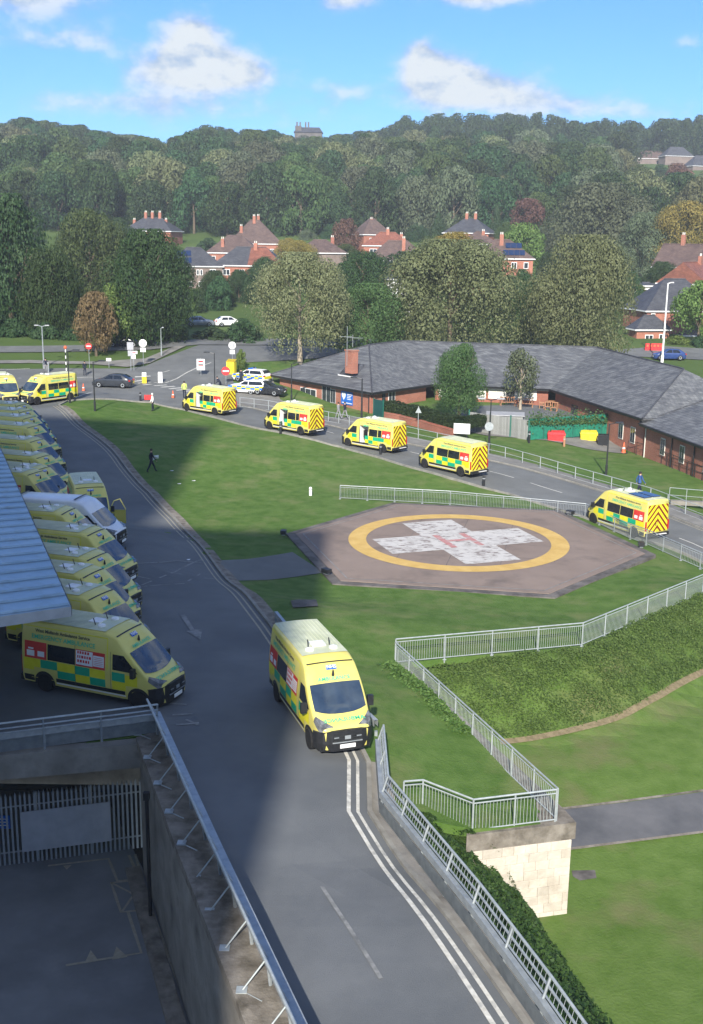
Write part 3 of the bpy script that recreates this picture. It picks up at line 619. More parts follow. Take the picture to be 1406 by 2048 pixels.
# vehicle barriers on both sides of the ramp
def barrier(name, label, P, side, stay=True, bw=.14, k=1., group='steel vehicle barriers'):
    t = thing(name, label, 'barrier', P[0], group=group); o0 = Vector(P[0]); P = [Vector(p)-o0 for p in P]; up = Vector((0, 0, 1))
    KK = k
    def off(d, h):
        out = []
        for i, p in enumerate(P):
            a = P[max(0, i-1)]; b = P[min(len(P)-1, i+1)]; n = Vector((-(b-a).y, (b-a).x, 0)).normalized()*side*d*KK; out.append(p+n+up*h)
        return out
    m = MB()                       # broad box beam facing the traffic
    A, B = off(0, .52), off(bw, .52)
    for i in range(len(P)-1):
        for h0, h1 in ((0, .2),):
            a0, a1, b0, b1 = A[i], A[i+1], B[i], B[i+1]; u = up*h1
            m.quad(a0, a1, a1+u, a0+u); m.quad(a0+u, a1+u, b1+u, b0+u); m.quad(b1, b0, b0+u, b1+u); m.quad(a1, a0, b0, b1)
    m.build('box_beam', M['galv'], t)
    m = MB(); A = off(.02, .04); B = off(.02, .46)
    for i in range(len(P)-1): m.quad(A[i], A[i+1], B[i+1], B[i]); m.quad(B[i], B[i+1], A[i+1], A[i])
    m.build('lower_plate', M['galv'], t)
    MB().path(off(.42, 1.2), .035, 8).build('top_rail', M['galvw'], t); MB().path(off(.34, .98), .03, 8).build('upper_rail', M['galv'], t); MB().path(off(.24, .78), .025, 6).build('mid_rail', M['galv'], t)
    base, bm_, tp = off(.1, .0), off(.17, .7), off(.42, 1.2)
    if not stay and bw > .2:
        lo, hi = off(.24, .78), off(.40, 1.18)
        for i in range(len(P)-1):
            n = int((P[i+1]-P[i]).length/.17)
            for k_ in range(1, n): q0 = lo[i].lerp(lo[i+1], k_/n); MB().tube(q0, hi[i].lerp(hi[i+1], k_/n), .0065, 4, cap=False).build('baluster', M['galv'], t)
    for i in range(len(P)-1):
        L = (P[i+1]-P[i]).length; n = max(1, round(L/1.7))
        for k in range(n+1):
            if k == 0 and i: continue
            f = k/n; a, b, c = base[i].lerp(base[i+1], f), bm_[i].lerp(bm_[i+1], f), tp[i].lerp(tp[i+1], f)
            MB().tube(a, b, .045, 6).tube(b, c, .035, 6).build('post', M['galv'], t)
            if stay:
                g0 = off(.75, .0); g = g0[i].lerp(g0[i+1], f)
                MB().tube(b, g, .022, 5).box((g.x, g.y, g.z+.02), (.24, .24, .04)).tube(g, g+(P[i+1]-P[i]).normalized()*.5+(a-g)*.5, .018, 5).build('stay', M['galvw'], t)
    return t
def zr(P): return [(x, y, T(x, y)+.12) for x, y in P]
barrier('vehicle_barrier', 'long steel barrier with stays on the wall above the service yard', zr([(-6.3, 34.9), (-3.2, 26.3), (-.45, 18.5), (2.6, 10)]), -1, bw=.22)
barrier('vehicle_barrier', 'steel barrier across the end of the ambulance bay above the yard gate', zr([(-30, 29.4), (-18, 31.85), (-11.6, 33.2), (-6.4, 34.75)]), -1, stay=False)
barrier('vehicle_barrier', 'long steel barrier down the ivy side of the ramp', zr([(.86, 33.6), (.92, 30.2), (2.9, 23.7), (3.98, 20.2), (7.1, 10)]), 1, stay=False, bw=.22, k=.62)
ql = [GT(*p) for p in ((552, 1246), (590, 1293), (640, 1352), (720, 1440), (752, 1470))]
def low_beam():
    t = thing('barrier_beam', 'low blue grey crash beam on the lawn edge behind the front ambulance', 'barrier', ql[0]); o0 = Vector(ql[0]); P = [Vector(p)-o0 for p in ql]; m = MB()
    for a, b in zip(P[:-1], P[1:]):
        d = (b-a).normalized(); n = Vector((-d.y, d.x, 0))*.07; u = Vector((0, 0, .55)); w = Vector((0, 0, .3))
        m.quad(a-n+u, b-n+u, b+n+u, a+n+u); m.quad(a-n+w, b-n+w, b-n+u, a-n+u); m.quad(b+n+w, a+n+w, a+n+u, b+n+u)
    m.build('beam', M['galv'], t)
    for p in P: MB().box((p.x, p.y, .2), (.1, .1, .62)).build('post', M['galv'], t)
low_beam()

# ------------------------------------------------------------------ walls of the ramp, retaining walls, service yard
YZ = -4.0
t = thing('ramp_wall', 'weathered concrete wall with broad coping between ramp and service yard', 'wall', (0, 0, 0))
inn = [(-7.05, 34.5), (-4.6, 27.4), (-2.4, 21.2), (1.6, 10)]; outr = [(-6.25, 35.1), (-3.15, 26.3), (-.4, 18.6), (2.9, 10)]
m = MB()
for i in range(3):
    a, b, c, d = inn[i], inn[i+1], outr[i+1], outr[i]; z = lambda p: T(*p)+.1
    m.quad((*a, z(a)), (*b, z(b)), (*c, z(c)), (*d, z(d)))
    m.quad((*b, z(b)), (*a, z(a)), (*a, z(a)-.28), (*b, z(b)-.28))
m.build('coping', M['cope'], t)
m = MB()
for i in range(3):
    a, b = inn[i], inn[i+1]; k = .09; a2, b2 = (a[0]+k, a[1]+.03), (b[0]+k, b[1]+.03); m.quad((*b2, T(*b)-.18), (*a2, T(*a)-.18), (*a2, YZ-.2), (*b2, YZ-.2))
m.build('face', M['conc'], t)
m = MB(); strip(m, [(p[0]-.25, p[1]-.08) for p in inn], .5, .16, fn=lambda x, y: YZ, thick=.3); m.build('plinth', M['cope'], t)
q = (-6.2, 31.6); MB().tube((q[0], q[1], YZ), (q[0], q[1], .2), .06, 8).box((q[0], q[1], .3), (.18, .18, .25)).build('drainpipe', M['black'], t)
o = drape('service_yard', [(4, 8), (2.0, 10), (-2.3, 21.3), (-7.0, 34.6), (-9.5, 40), (-44, 40), (-44, 8)], M['yard'], 0, z=YZ, step=4); o['kind'] = 'structure'
t = thing('bay_deck', 'concrete deck edge carrying the ambulance bay over the yard entrance', 'deck', (0, 0, 0))
d0, d1 = (-40, 26.95), (-6.9, 34.55)
dv = Vector((d1[0]-d0[0], d1[1]-d0[1], 0)); ang = math.atan2(dv.y, dv.x); mid_ = ((d0[0]+d1[0])/2, (d0[1]+d1[1])/2)
MB().box((mid_[0], mid_[1], T(-12, 34)-.36), (dv.length, .45, .86), rz=ang).build('edge_beam', M['conc'], t)
MB().prism([(-40, 27.4), (-6.6, 35.0), (-8.5, 48), (-42, 46)], -.3, -.05).build('deck_slab', M['conc'], t)
MB().prism([(-40, 40.6), (-7.0, 40.6), (-7.0, 40.9), (-40, 40.9)], YZ, -.32).build('back_wall', M['conc'], t)
# palisade fence and gate sheet in the undercroft mouth
pf0, pf1 = Vector(G(290, 1694, YZ)), Vector(G(-60, 1740, YZ))
t = thing('palisade_fence', 'grey steel palisade fence closing the yard entrance under the deck', 'fence', pf0); d = pf1-pf0; Ld = d.length; d.normalize()
pm = MB().prism([(-.035, -.008), (.035, -.008), (.035, .008), (-.035, .008)], 0, 2.55).add([(-.035, 0, 2.55), (.035, 0, 2.55), (0, 0, 2.68)], ((0, 1, 2), (2, 1, 0))).data('pale', [M['galv']])
n = int(Ld/.155)
for k in range(n): objd('pale', pm, t, d*(.1+k*.155), (0, 0, math.atan2(d.y, d.x)))
for h in (.45, 2.15): MB().tube(Vector((0, .04, h)), d*Ld+Vector((0, .04, h)), .03, 4).build('rail', M['galv'], t)
for s in (0, Ld*.31, Ld*.62, Ld*.98): MB().box(tuple(d*s+Vector((0, .06, 1.3))), (.1, .1, 2.6)).build('post', M['galv'], t)
c = d*(Ld*.45)+Vector((.02, -.05, 1.2)); t2 = MB().box((0, 0, 0), (3.0, .03, 1.5)).build('gate_sheet', M['fascia'], t, loc=c, rot=(0, 0, math.atan2(d.y, d.x)))
sgn = Vector(G(8, 1650, YZ+.9)); t = thing('notice_board', 'blue notice with white lines on the palisade fence', 'sign', (sgn.x, sgn.y-.15, YZ+.9)); MB().box((0, 0, .2), (.55, .03, .5)).build('board', M['blue'], t)
for k in range(3): MB().box((0, -.018, .08+.12*k), (.42, .004, .035)).build('text_line', M['white'], t)
# yard markings
Y7 = lambda u, v: G(u*.3556, 1380+v*.3556, YZ)[:2]
fy = lambda x, y: YZ
m = MB()
for a, w in (([(270, 990), (610, 950), (660, 1075), (785, 1065), (725, 930)], .1), ([(785, 1065), (800, 1070), (850, 1235), (1090, 1878), (1110, 1930)], .1), ([(850, 1235), (680, 1250), (625, 1085), (800, 1070)], .1), ([(625, 1085), (850, 1200)], .08), ([(805, 1075), (685, 1250)], .08), ([(720, 1250), (795, 1480), (370, 1550)], .1), ([(900, 1250), (1140, 1878)], .08), ([(760, 925), (800, 1060)], .08)):
    strip(m, [Y7(*p) for p in a], w, .012, fn=fy)
for tr in (((475, 1540), (510, 1465), (555, 1525)), ((630, 1520), (655, 1445), (718, 1503)), ((355, 990), (405, 985), (375, 1012))): m.poly([(*Y7(*p), YZ+.014) for p in tr])
o = m.build('yard_marking', M['yline']); o['kind'] = 'structure'

# retaining wall with coping and pale stone face
t = thing('stone_wall', 'pale stone retaining wall end with thick weathered coping', 'wall', (0, 0, 0))
a, b = Vector((3.72, 30.42, 0)), Vector((6.85, 31.22, 0)); d = (b-a); L_ = d.length; d.normalize(); ang = math.atan2(d.y, d.x); n_ = Vector((d.y, -d.x, 0))
cpts = [(3.55, 30.28), (6.98, 31.16), (6.75, 32.0), (2.35, 43.95), (1.75, 43.75), (6.0, 31.75), (3.65, 31.1)]
MB().prism(cpts, -.72, -.17).build('coping', M['cope'], t)
m = MB(); core = [(3.78, 30.55), (6.78, 31.32), (6.55, 31.95), (2.2, 43.9), (1.8, 43.8), (6.1, 31.7), (3.7, 31.0)]; m.prism(core, -3.9, -.72); m.build('core', M['stone'], t)
bms = {}
for r_ in range(9):
    x = -(.0 if r_ % 2 else .22); k = 0
    while x < L_-.1:
        w = random.choice((.38, .45, .55, .62)); x0, x1 = max(x, 0), min(x+w, L_-.02); x += w
        if x1-x0 < .1: continue
        if L_-.02-x1 < .12: x1 = L_-.02; x = L_
        p = a+d*((x0+x1)/2)+n_*(.02-.014*random.random()); z = -.72-.3*r_-.15
        me = shared(('stone', round(x1-x0, 2)), lambda: bevel(MB().box((0, 0, 0), (x1-x0-.006, .22, .294)).data('stone_block', [M['stone']]), .008, 1))
        objd('stone_block', me, t, (p.x, p.y, z), (0, 0, ang))
# ivy bank between the ramp barrier and the lower lawn
topl = smooth_pts([(3.72, 30.4, -.32), (1.5, 30.95, .12), (2.05, 28.5, .5), (2.95, 25.4, .7), (4.45, 20.4, .8), (7.7, 10, .95)], 2)
foot = smooth_pts([(5.55, 30.75, -3.1), (*GL(1062, 1834)[:2], -3.15), GL(1100, 1893), GL(1150, 1975), GL(1200, 2048), (12.6, 10, -3.3)], 2)
nn = len(topl); NR = 8; gv = np.zeros((nn, NR+1, 3))
for i in range(nn):
    for j in range(NR+1):
        f = j/NR; p = Vector(topl[i]).lerp(Vector(foot[i]), f); gv[i, j] = (p.x, p.y, p.z+.45*math.sin(f*math.pi)+(random.random()-.5)*.18*(0 < j < NR))
m = MB(); m.v = [tuple(p) for p in gv.reshape(-1, 3)]
for i in range(nn-1):
    for j in range(NR): m.f.append((i*(NR+1)+j, i*(NR+1)+j+1, (i+1)*(NR+1)+j+1, (i+1)*(NR+1)+j)); m.m.append(0)
o = m.build('bank', M['rough'], smooth=True); o['kind'] = 'structure'
def leaf_scatter(name, pos, nrm, size, mt, up=.6, parent=None, jit=.7):
    """one mesh of small leaf faces at the given places"""
    n = len(pos); a = rng.normal(size=(n, 3))*jit+nrm+np.array([0, 0, up]); a /= np.linalg.norm(a, axis=1)[:, None]
    r = rng.normal(size=(n, 3)); u = np.cross(a, r); u /= np.linalg.norm(u, axis=1)[:, None]+1e-9; w = np.cross(a, u)
    s = (size*(.6+.8*rng.random(n)))[:, None]
    v = np.stack([pos-u*s*.5, pos+w*s*.32, pos+u*s*.5, pos-w*s*.32], 1).reshape(-1, 3)
    return quads(name, v, mt, parent)
def quads(name, v, mt, parent=None, data_only=False, vals=None):
    n = len(v)//4; me = bpy.data.meshes.new(name); me.vertices.add(4*n); me.vertices.foreach_set('co', v.astype(np.float32).ravel())
    me.loops.add(4*n); me.loops.foreach_set('vertex_index', np.arange(4*n, dtype=np.int32)); me.polygons.add(n); me.polygons.foreach_set('loop_start', np.arange(0, 4*n, 4, dtype=np.int32))
    at = me.attributes.new('rnd', 'FLOAT', 'FACE'); at.data.foreach_set('value', (rng.random(n) if vals is None else vals).astype(np.float32))
    me.materials.append(mt); me.update(calc_edges=True)
    return me if data_only else objd(name, me, parent)
ii = rng.random(26000)*(nn-1.001); jj = rng.random(26000)*(NR-.001); fi, fj = ii-np.floor(ii), jj-np.floor(jj); I, J = ii.astype(int), jj.astype(int)
pos = gv[I, J]*((1-fi)*(1-fj))[:, None]+gv[I+1, J]*(fi*(1-fj))[:, None]+gv[I, J+1]*((1-fi)*fj)[:, None]+gv[I+1, J+1]*(fi*fj)[:, None]
bmpy = .16*np.sin(pos[:, 0]*3.1+1)*np.sin(pos[:, 1]*2.7)+.1*np.sin(pos[:, 0]*7+pos[:, 1]*5); pos[:, 2] += .08+np.maximum(bmpy, -.05)+rng.random(26000)*.14
o = leaf_scatter('ivy', pos, np.array([.5, -.1, .6]), .13, LF['ivy']); o['kind'] = 'stuff'; tag(o, 'dark ivy covering the slope beside the ramp barrier', 'ivy')
# rough ground cover on the bank below the railing
def on_tl(n, dmax, xr, yr, right=True):
    P = []
    while len(P) < n:
        x, y = random.uniform(*xr), random.uniform(*yr)
        q = segdist(x, y, UP)
        k = (43.9-y)*(4.49)/12.7+1.89    # railing line down to the stone wall
        if y < 43.9 and x < k+.15: continue
        yu = float(np.interp(x, [p[0] for p in UP], [p[1] for p in UP]))
        if y > yu-.1: continue
        lim = dmax+.35*math.sin(x*1.7)+.2*math.sin(x*4.1)
        if q > lim: continue
        z = TL(x, y); q2 = PX(x, y, z)
        if q2[1] > interp(q2[0], STRIP)-6+random.gauss(0, 2): continue
        P.append((x, y, z+random.random()*.16))
    return np.array(P)
pos = on_tl(60000, 7.5, (1.9, 27), (36, 62)); bmpy = .1*np.sin(pos[:, 0]*2.3)*np.sin(pos[:, 1]*3.1); pos[:, 2] += bmpy
o = leaf_scatter('weeds', pos, np.array([.1, -.4, .7]), .09, LF['weeds'], jit=.5); o['kind'] = 'stuff'; tag(o, 'rough leafy ground cover on the bank below the railing', 'ground cover')
# weeds along the foot of the left railing
P = []
for k in range(2600):
    f = random.random(); x = 1.89+4.49*f*.55; y = 43.9-12.7*f*.55; w = abs(random.gauss(0, .3)); P.append((x-w, y-w*.3, T(x, y)+random.random()*.2))
o = leaf_scatter('weeds', np.array(P), np.array([0, -.3, .5]), .13, LF['weeds']); o['kind'] = 'stuff'; tag(o, 'strip of weeds along the foot of the railing by the lawn', 'weeds')
# grass tufts give the lawns a broken surface
def tufts(name, n, poly_fn, zf, size, mt, label):
    P = poly_fn(n); pos = np.array([(x, y, zf(x, y)+.02) for x, y in P])
    k = len(pos); ang = rng.random(k)*6.28; u = np.stack([np.cos(ang), np.sin(ang), 0*ang], 1); lean = rng.normal(size=(k, 3))*np.array([.35, .35, 0])+np.array([0, 0, 1]); s = (size*(.5+rng.random(k)))[:, None]
    v = np.stack([pos-u*s*.35, pos+u*s*.35, pos+u*s*.22+lean*s, pos-u*s*.22+lean*s], 1).reshape(-1, 3)
    o = quads(name, v, mt); o['kind'] = 'stuff'; tag(o, label, 'grass')
def pts_in(poly):
    from mathutils.geometry import intersect_point_tri_2d
    xs = [p[0] for p in poly]; ys = [p[1] for p in poly]
    def inside(x, y):
        c = False; j = len(poly)-1
        for i in range(len(poly)):
            if (poly[i][1] > y) != (poly[j][1] > y) and x < (poly[j][0]-poly[i][0])*(y-poly[i][1])/(poly[j][1]-poly[i][1])+poly[i][0]: c = not c
            j = i
        return c
    def f(n):
        out = []
        while len(out) < n:
            x, y = random.uniform(min(xs), max(xs)), random.uniform(min(ys), max(ys))
            if inside(x, y): out.append((x, y))
        return out
    return f

# ------------------------------------------------------------------ bay canopy, and an unseen hospital block shaped for the shadow it casts
t = thing('bay_canopy', 'blue grey ribbed sheet canopy over the parked ambulances', 'canopy', (0, 0, 0))
zc = 5.0
cp = [Vector((*G(142, 1214, zc)[:2], zc)), Vector((*G(0, 1250, zc)[:2], zc)), Vector((*G(0, 895, zc)[:2], zc))]
e = (cp[2]-cp[0]); e.normalize()                                     # outer edge runs with the row of vans
f_ = (cp[1]-cp[0]); f_.normalize()
c0 = cp[0]; Lc = 46; Wc = 14
def cpt(s, w, dz=0): return c0+e*s+f_*w+Vector((0, 0, .10*w+dz))
m = MB(); m.quad(cpt(0, 0, -.05), cpt(Lc, 0, -.05), cpt(Lc, Wc, -.05), cpt(0, Wc, -.05)); m.quad(cpt(0, Wc, 0), cpt(Lc, Wc, 0), cpt(Lc, 0, 0), cpt(0, 0, 0)); m.build('roof_sheet', M['canopy'], t)
rm = None
for k in range(int(Lc/1.15)):
    s = s_ if False else .3+k*1.15; mm = MB(); a_, b_ = cpt(s, .02, .012), cpt(s, Wc, .012); dd = e*.09; u = Vector((0, 0, .07))
    mm.quad(a_-dd, b_-dd, b_-dd*.5+u, a_-dd*.5+u); mm.quad(a_-dd*.5+u, b_-dd*.5+u, b_+dd*.5+u, a_+dd*.5+u); mm.quad(a_+dd*.5+u, b_+dd*.5+u, b_+dd, a_+dd); mm.poly([a_-dd, a_-dd*.5+u, a_+dd*.5+u, a_+dd])
    mm.build('rib', M['canopy'], t)
m = MB(); h = Vector((0, 0, -.32)); m.quad(cpt(-.03, 0, .03), cpt(-.03, Wc, .03), cpt(-.03, Wc)+h, cpt(-.03, 0)+h); m.build('end_fascia', M['fascia'], t)
m = MB(); m.quad(cpt(Lc, -.03, .03), cpt(0, -.03, .03), cpt(0, -.03)+h, cpt(Lc, -.03)+h); m.build('edge_fascia', M['fascia'], t)
for s in (1, 12, 23, 34, 45):
    p = cpt(s, 4.5); MB().tube((p.x, p.y, 0), (p.x, p.y, p.z-.1), .12, 10).build('column', M['fascia'], t)
t = thing('hospital_shadow_block', 'unseen hospital block behind the camera, sized for its shadow', 'building', (0, 0, 0))
MB().prism([(-6.3, -.6), (-6.3, -30), (-75, -30), (-75, -.6)], -6, 39.5).build('wall', M['cream'], t)  # inferred block, edge and height set by where its shade should fall
MB().prism([(-20, -31), (-75, -31), (-75, -.8), (-20, -.8)], 39.4, 60).build('tower', M['cream'], t)  # tower added out of view to carry the shade over the far parked row
# ------------------------------------------------------------------ shells: vans and cars lofted along their length (x forward, y left, z up)
class Shell:
    def __init__(s, top, wz, taper, zb): s.top, s.wz, s.taper, s.zb = top, wz, taper, zb
    def zt(s, x): return interp(x, s.top)
    def W(s, x, z): return interp(z, s.wz)*s.taper(x)
    def loop(s, x, fr):
        zt = s.zt(x); zb = s.zb; c = min(.11, (zt-zb)*.2); out = []
        for f in fr: z = zb+(zt-c-zb)*f; out.append((s.W(x, z), z))
        w = s.W(x, zt-c); out += [(w-.028, zt-c*.38), (w-.1, zt-.006), (w*.5, zt+.022), (0, zt+.03)]
        return out
    def body(s, xs, fr, hole=None):
        m = MB(); n = len(fr)+4; nl = 2*n-1
        for x in xs:
            lp = s.loop(x, fr); ring = [(x, y, z) for y, z in lp]+[(x, -y, z) for y, z in lp[-2::-1]]; m.v += ring
        for i in range(len(xs)-1):
            for j in range(nl-1):
                if hole and hole[0]-1e-4 <= min(xs[i], xs[i+1]) and max(xs[i], xs[i+1]) <= hole[1]+1e-4 and ((hole[4] > 0 and hole[2] <= j < hole[3]) or (hole[4] < 0 and hole[2] <= nl-2-j < hole[3])): continue
                a, b = i*nl+j, (i+1)*nl+j
                m.f.append((a, a+1, b+1, b)); m.m.append(0)
        k = (len(xs)-1)*nl
        m.f.append(tuple(range(0, nl))[::-1]); m.m.append(0); m.f.append(tuple(range(k, k+nl))); m.m.append(0)
        return m
    def patch(s, q, side, off=.006, n=4, mz=3, m=None, mi=0):
        """sheet on the flank: q = four (x,z) corners"""
        m = m or MB(); b = len(m.v)
        for i in range(n+1):
            for j in range(mz+1):
                u, v = i/n, j/mz
                x = (q[0][0]*(1-u)+q[1][0]*u)*(1-v)+(q[3][0]*(1-u)+q[2][0]*u)*v; z = (q[0][1]*(1-u)+q[1][1]*u)*(1-v)+(q[3][1]*(1-u)+q[2][1]*u)*v
                m.v.append((x, side*(s.W(x, z)+off), z))
        for i in range(n):
            for j in range(mz):
                a = b+i*(mz+1)+j; f = (a, a+1, a+mz+2, a+mz+1)
                m.f.append(f if side < 0 else f[::-1]); m.m.append(mi)
        # which way a corner order winds is fixed by recomputing outward below
        return m
    def rect(s, x0, x1, z0, z1, side, off=.006, n=3, mz=2, m=None, mi=0): return s.patch(((x0, z0), (x1, z0), (x1, z1), (x0, z1)), side, off, n, mz, m, mi)
    def toppatch(s, x0f, x1f, wf, off=.016, n=6, ny=8):
        m = MB()
        for i in range(n+1):
            for j in range(ny+1):
                v = -1+2*j/ny; u = i/n; xa, xb = x0f(v), x1f(v); x = xa+(xb-xa)*u; w = wf(x)
                y = v*w; z = s.zt(x)+.03*(1-(y/max(.3, s.W(x, s.zt(x))))**2)+off; m.v.append((x, y, z))
        for i in range(n):
            for j in range(ny):
                a = i*(ny+1)+j; m.f.append((a, a+ny+1, a+ny+2, a+1)); m.m.append(0)
        return m
def outward(me, c=(0, 0, 1.2)):
    bm = bmesh.new(); bm.from_mesh(me)
    for f in bm.faces:
        if f.normal.dot(f.calc_center_median()-Vector((f.calc_center_median().x*.6, 0, c[2]))) < 0: f.normal_flip()
    bm.to_mesh(me); bm.free(); return me

VAN = Shell([(-3.02, 2.56), (-2.94, 2.64), (.62, 2.66), (1.12, 2.50), (1.60, 2.05), (2.38, 1.27), (2.66, 1.15), (2.86, 1.03), (2.95, .9)],
            [(.25, .94), (.5, 1.0), (.9, 1.022), (1.3, 1.015), (1.7, .985), (2.1, .94), (2.45, .885), (2.68, .85)],
            lambda x: 1-.16*max(0, (x-1.3)/1.7)**2-.25*max(0, (x-2.5)/.5)**3-.02*max(0, (-x-2.85)/.15), .30)
FR = [0, .09, .2, .32, .44, .56, .67, .785, .9, 1]
XS = [-3.0, -2.94, -2.6, -2.0, -1.4, -.9, -.38, 0, .34, .66, .86, 1.12, 1.36, 1.6, 1.86, 2.12, 2.38, 2.6, 2.76, 2.86, 2.93]
def D(key, fn, mt, sm=False, ow=True):
    def mk():
        me = fn().data(key.split('#')[0], mt if isinstance(mt, list) else [mt], sm); return outward(me) if ow else me
    return shared('van'+key, mk)
def clip_poly(P, f):
    out = []
    for a, b in zip(P, P[1:]+P[:1]):
        fa, fb = f(a), f(b)
        if fa >= 0: out.append(a)
        if fa*fb < 0: k = fa/(fa-fb); out.append((a[0]+(b[0]-a[0])*k, a[1]+(b[1]-a[1])*k))
    return out
def chevrons():
    m = MB(); k = 1.15
    for c in (-.04, .40, .84, 1.28, 1.72, 2.16, 2.60, 3.04, 3.48):
        for s in (1, -1):
            P = [(0, .6), (s*.83, .6), (s*.83, 2.36), (0, 2.36)]
            P = clip_poly(P, lambda p: p[1]+abs(p[0])*k-c) if len(P) > 2 else P
            P = clip_poly(P, lambda p: c+.19-(p[1]+abs(p[0])*k)) if len(P) > 2 else P
            if c > 2.3 : P = [p for p in P] 
            if len(P) > 2: m.poly([(-3.045, y, z) for y, z in P])
    return m
def side_text(s, size, x0, z0, side, off=.012):
    v, f, w = text_mesh(s, size, .004); m = MB()
    m.add([(x0-side*p[0], side*(VAN.W(x0-side*p[0], z0+p[1])+off), z0+p[1]) for p in v], f); return m
def plane_text(s, size, o, ux, uy, off):
    v, f, w = text_mesh(s, size, .004); o, ux, uy = Vector(o), Vector(ux), Vector(uy); n = Vector(off); m = MB()
    m.add([o+ux*p[0]+uy*p[1]+n for p in v], f); return m
def wheel(t, x, side, steer=0):
    tm = shared('tyre', lambda: MB().lathe([(.2, -.11), (.335, -.11), (.35, -.08), (.35, .08), (.335, .11), (.2, .11)], 24).data('tyre', [M['tyre']], False))
    rmh = shared('rim', lambda: MB().lathe([(.05, .095), (.12, .1), (.155, .085), (.2, .1), (.225, .108), (.225, -.06), (.05, -.06)], 18).data('rim', [M['rim']], False))
    o = objd('wheel', tm, t, (x, side*.905, .35), (R(-90)*side, 0, 0)); objd('rim', rmh, o)
def arch(x, side):
    m = MB(); n = 14; c = (x, side*(VAN.W(x, .5)+.006), .36); pts = [(x+.45*math.cos(math.pi*k/n), c[1], .36+.45*math.sin(math.pi*k/n)) for k in range(n+1)]
    pts = [(p[0], side*(VAN.W(p[0], max(.4, p[2]))+.006), p[2]) for p in pts]+[(x-.45, side*(VAN.W(x-.45, .4)+.006), .26), (x+.45, side*(VAN.W(x+.45, .4)+.006), .26)]
    return m.poly(pts)
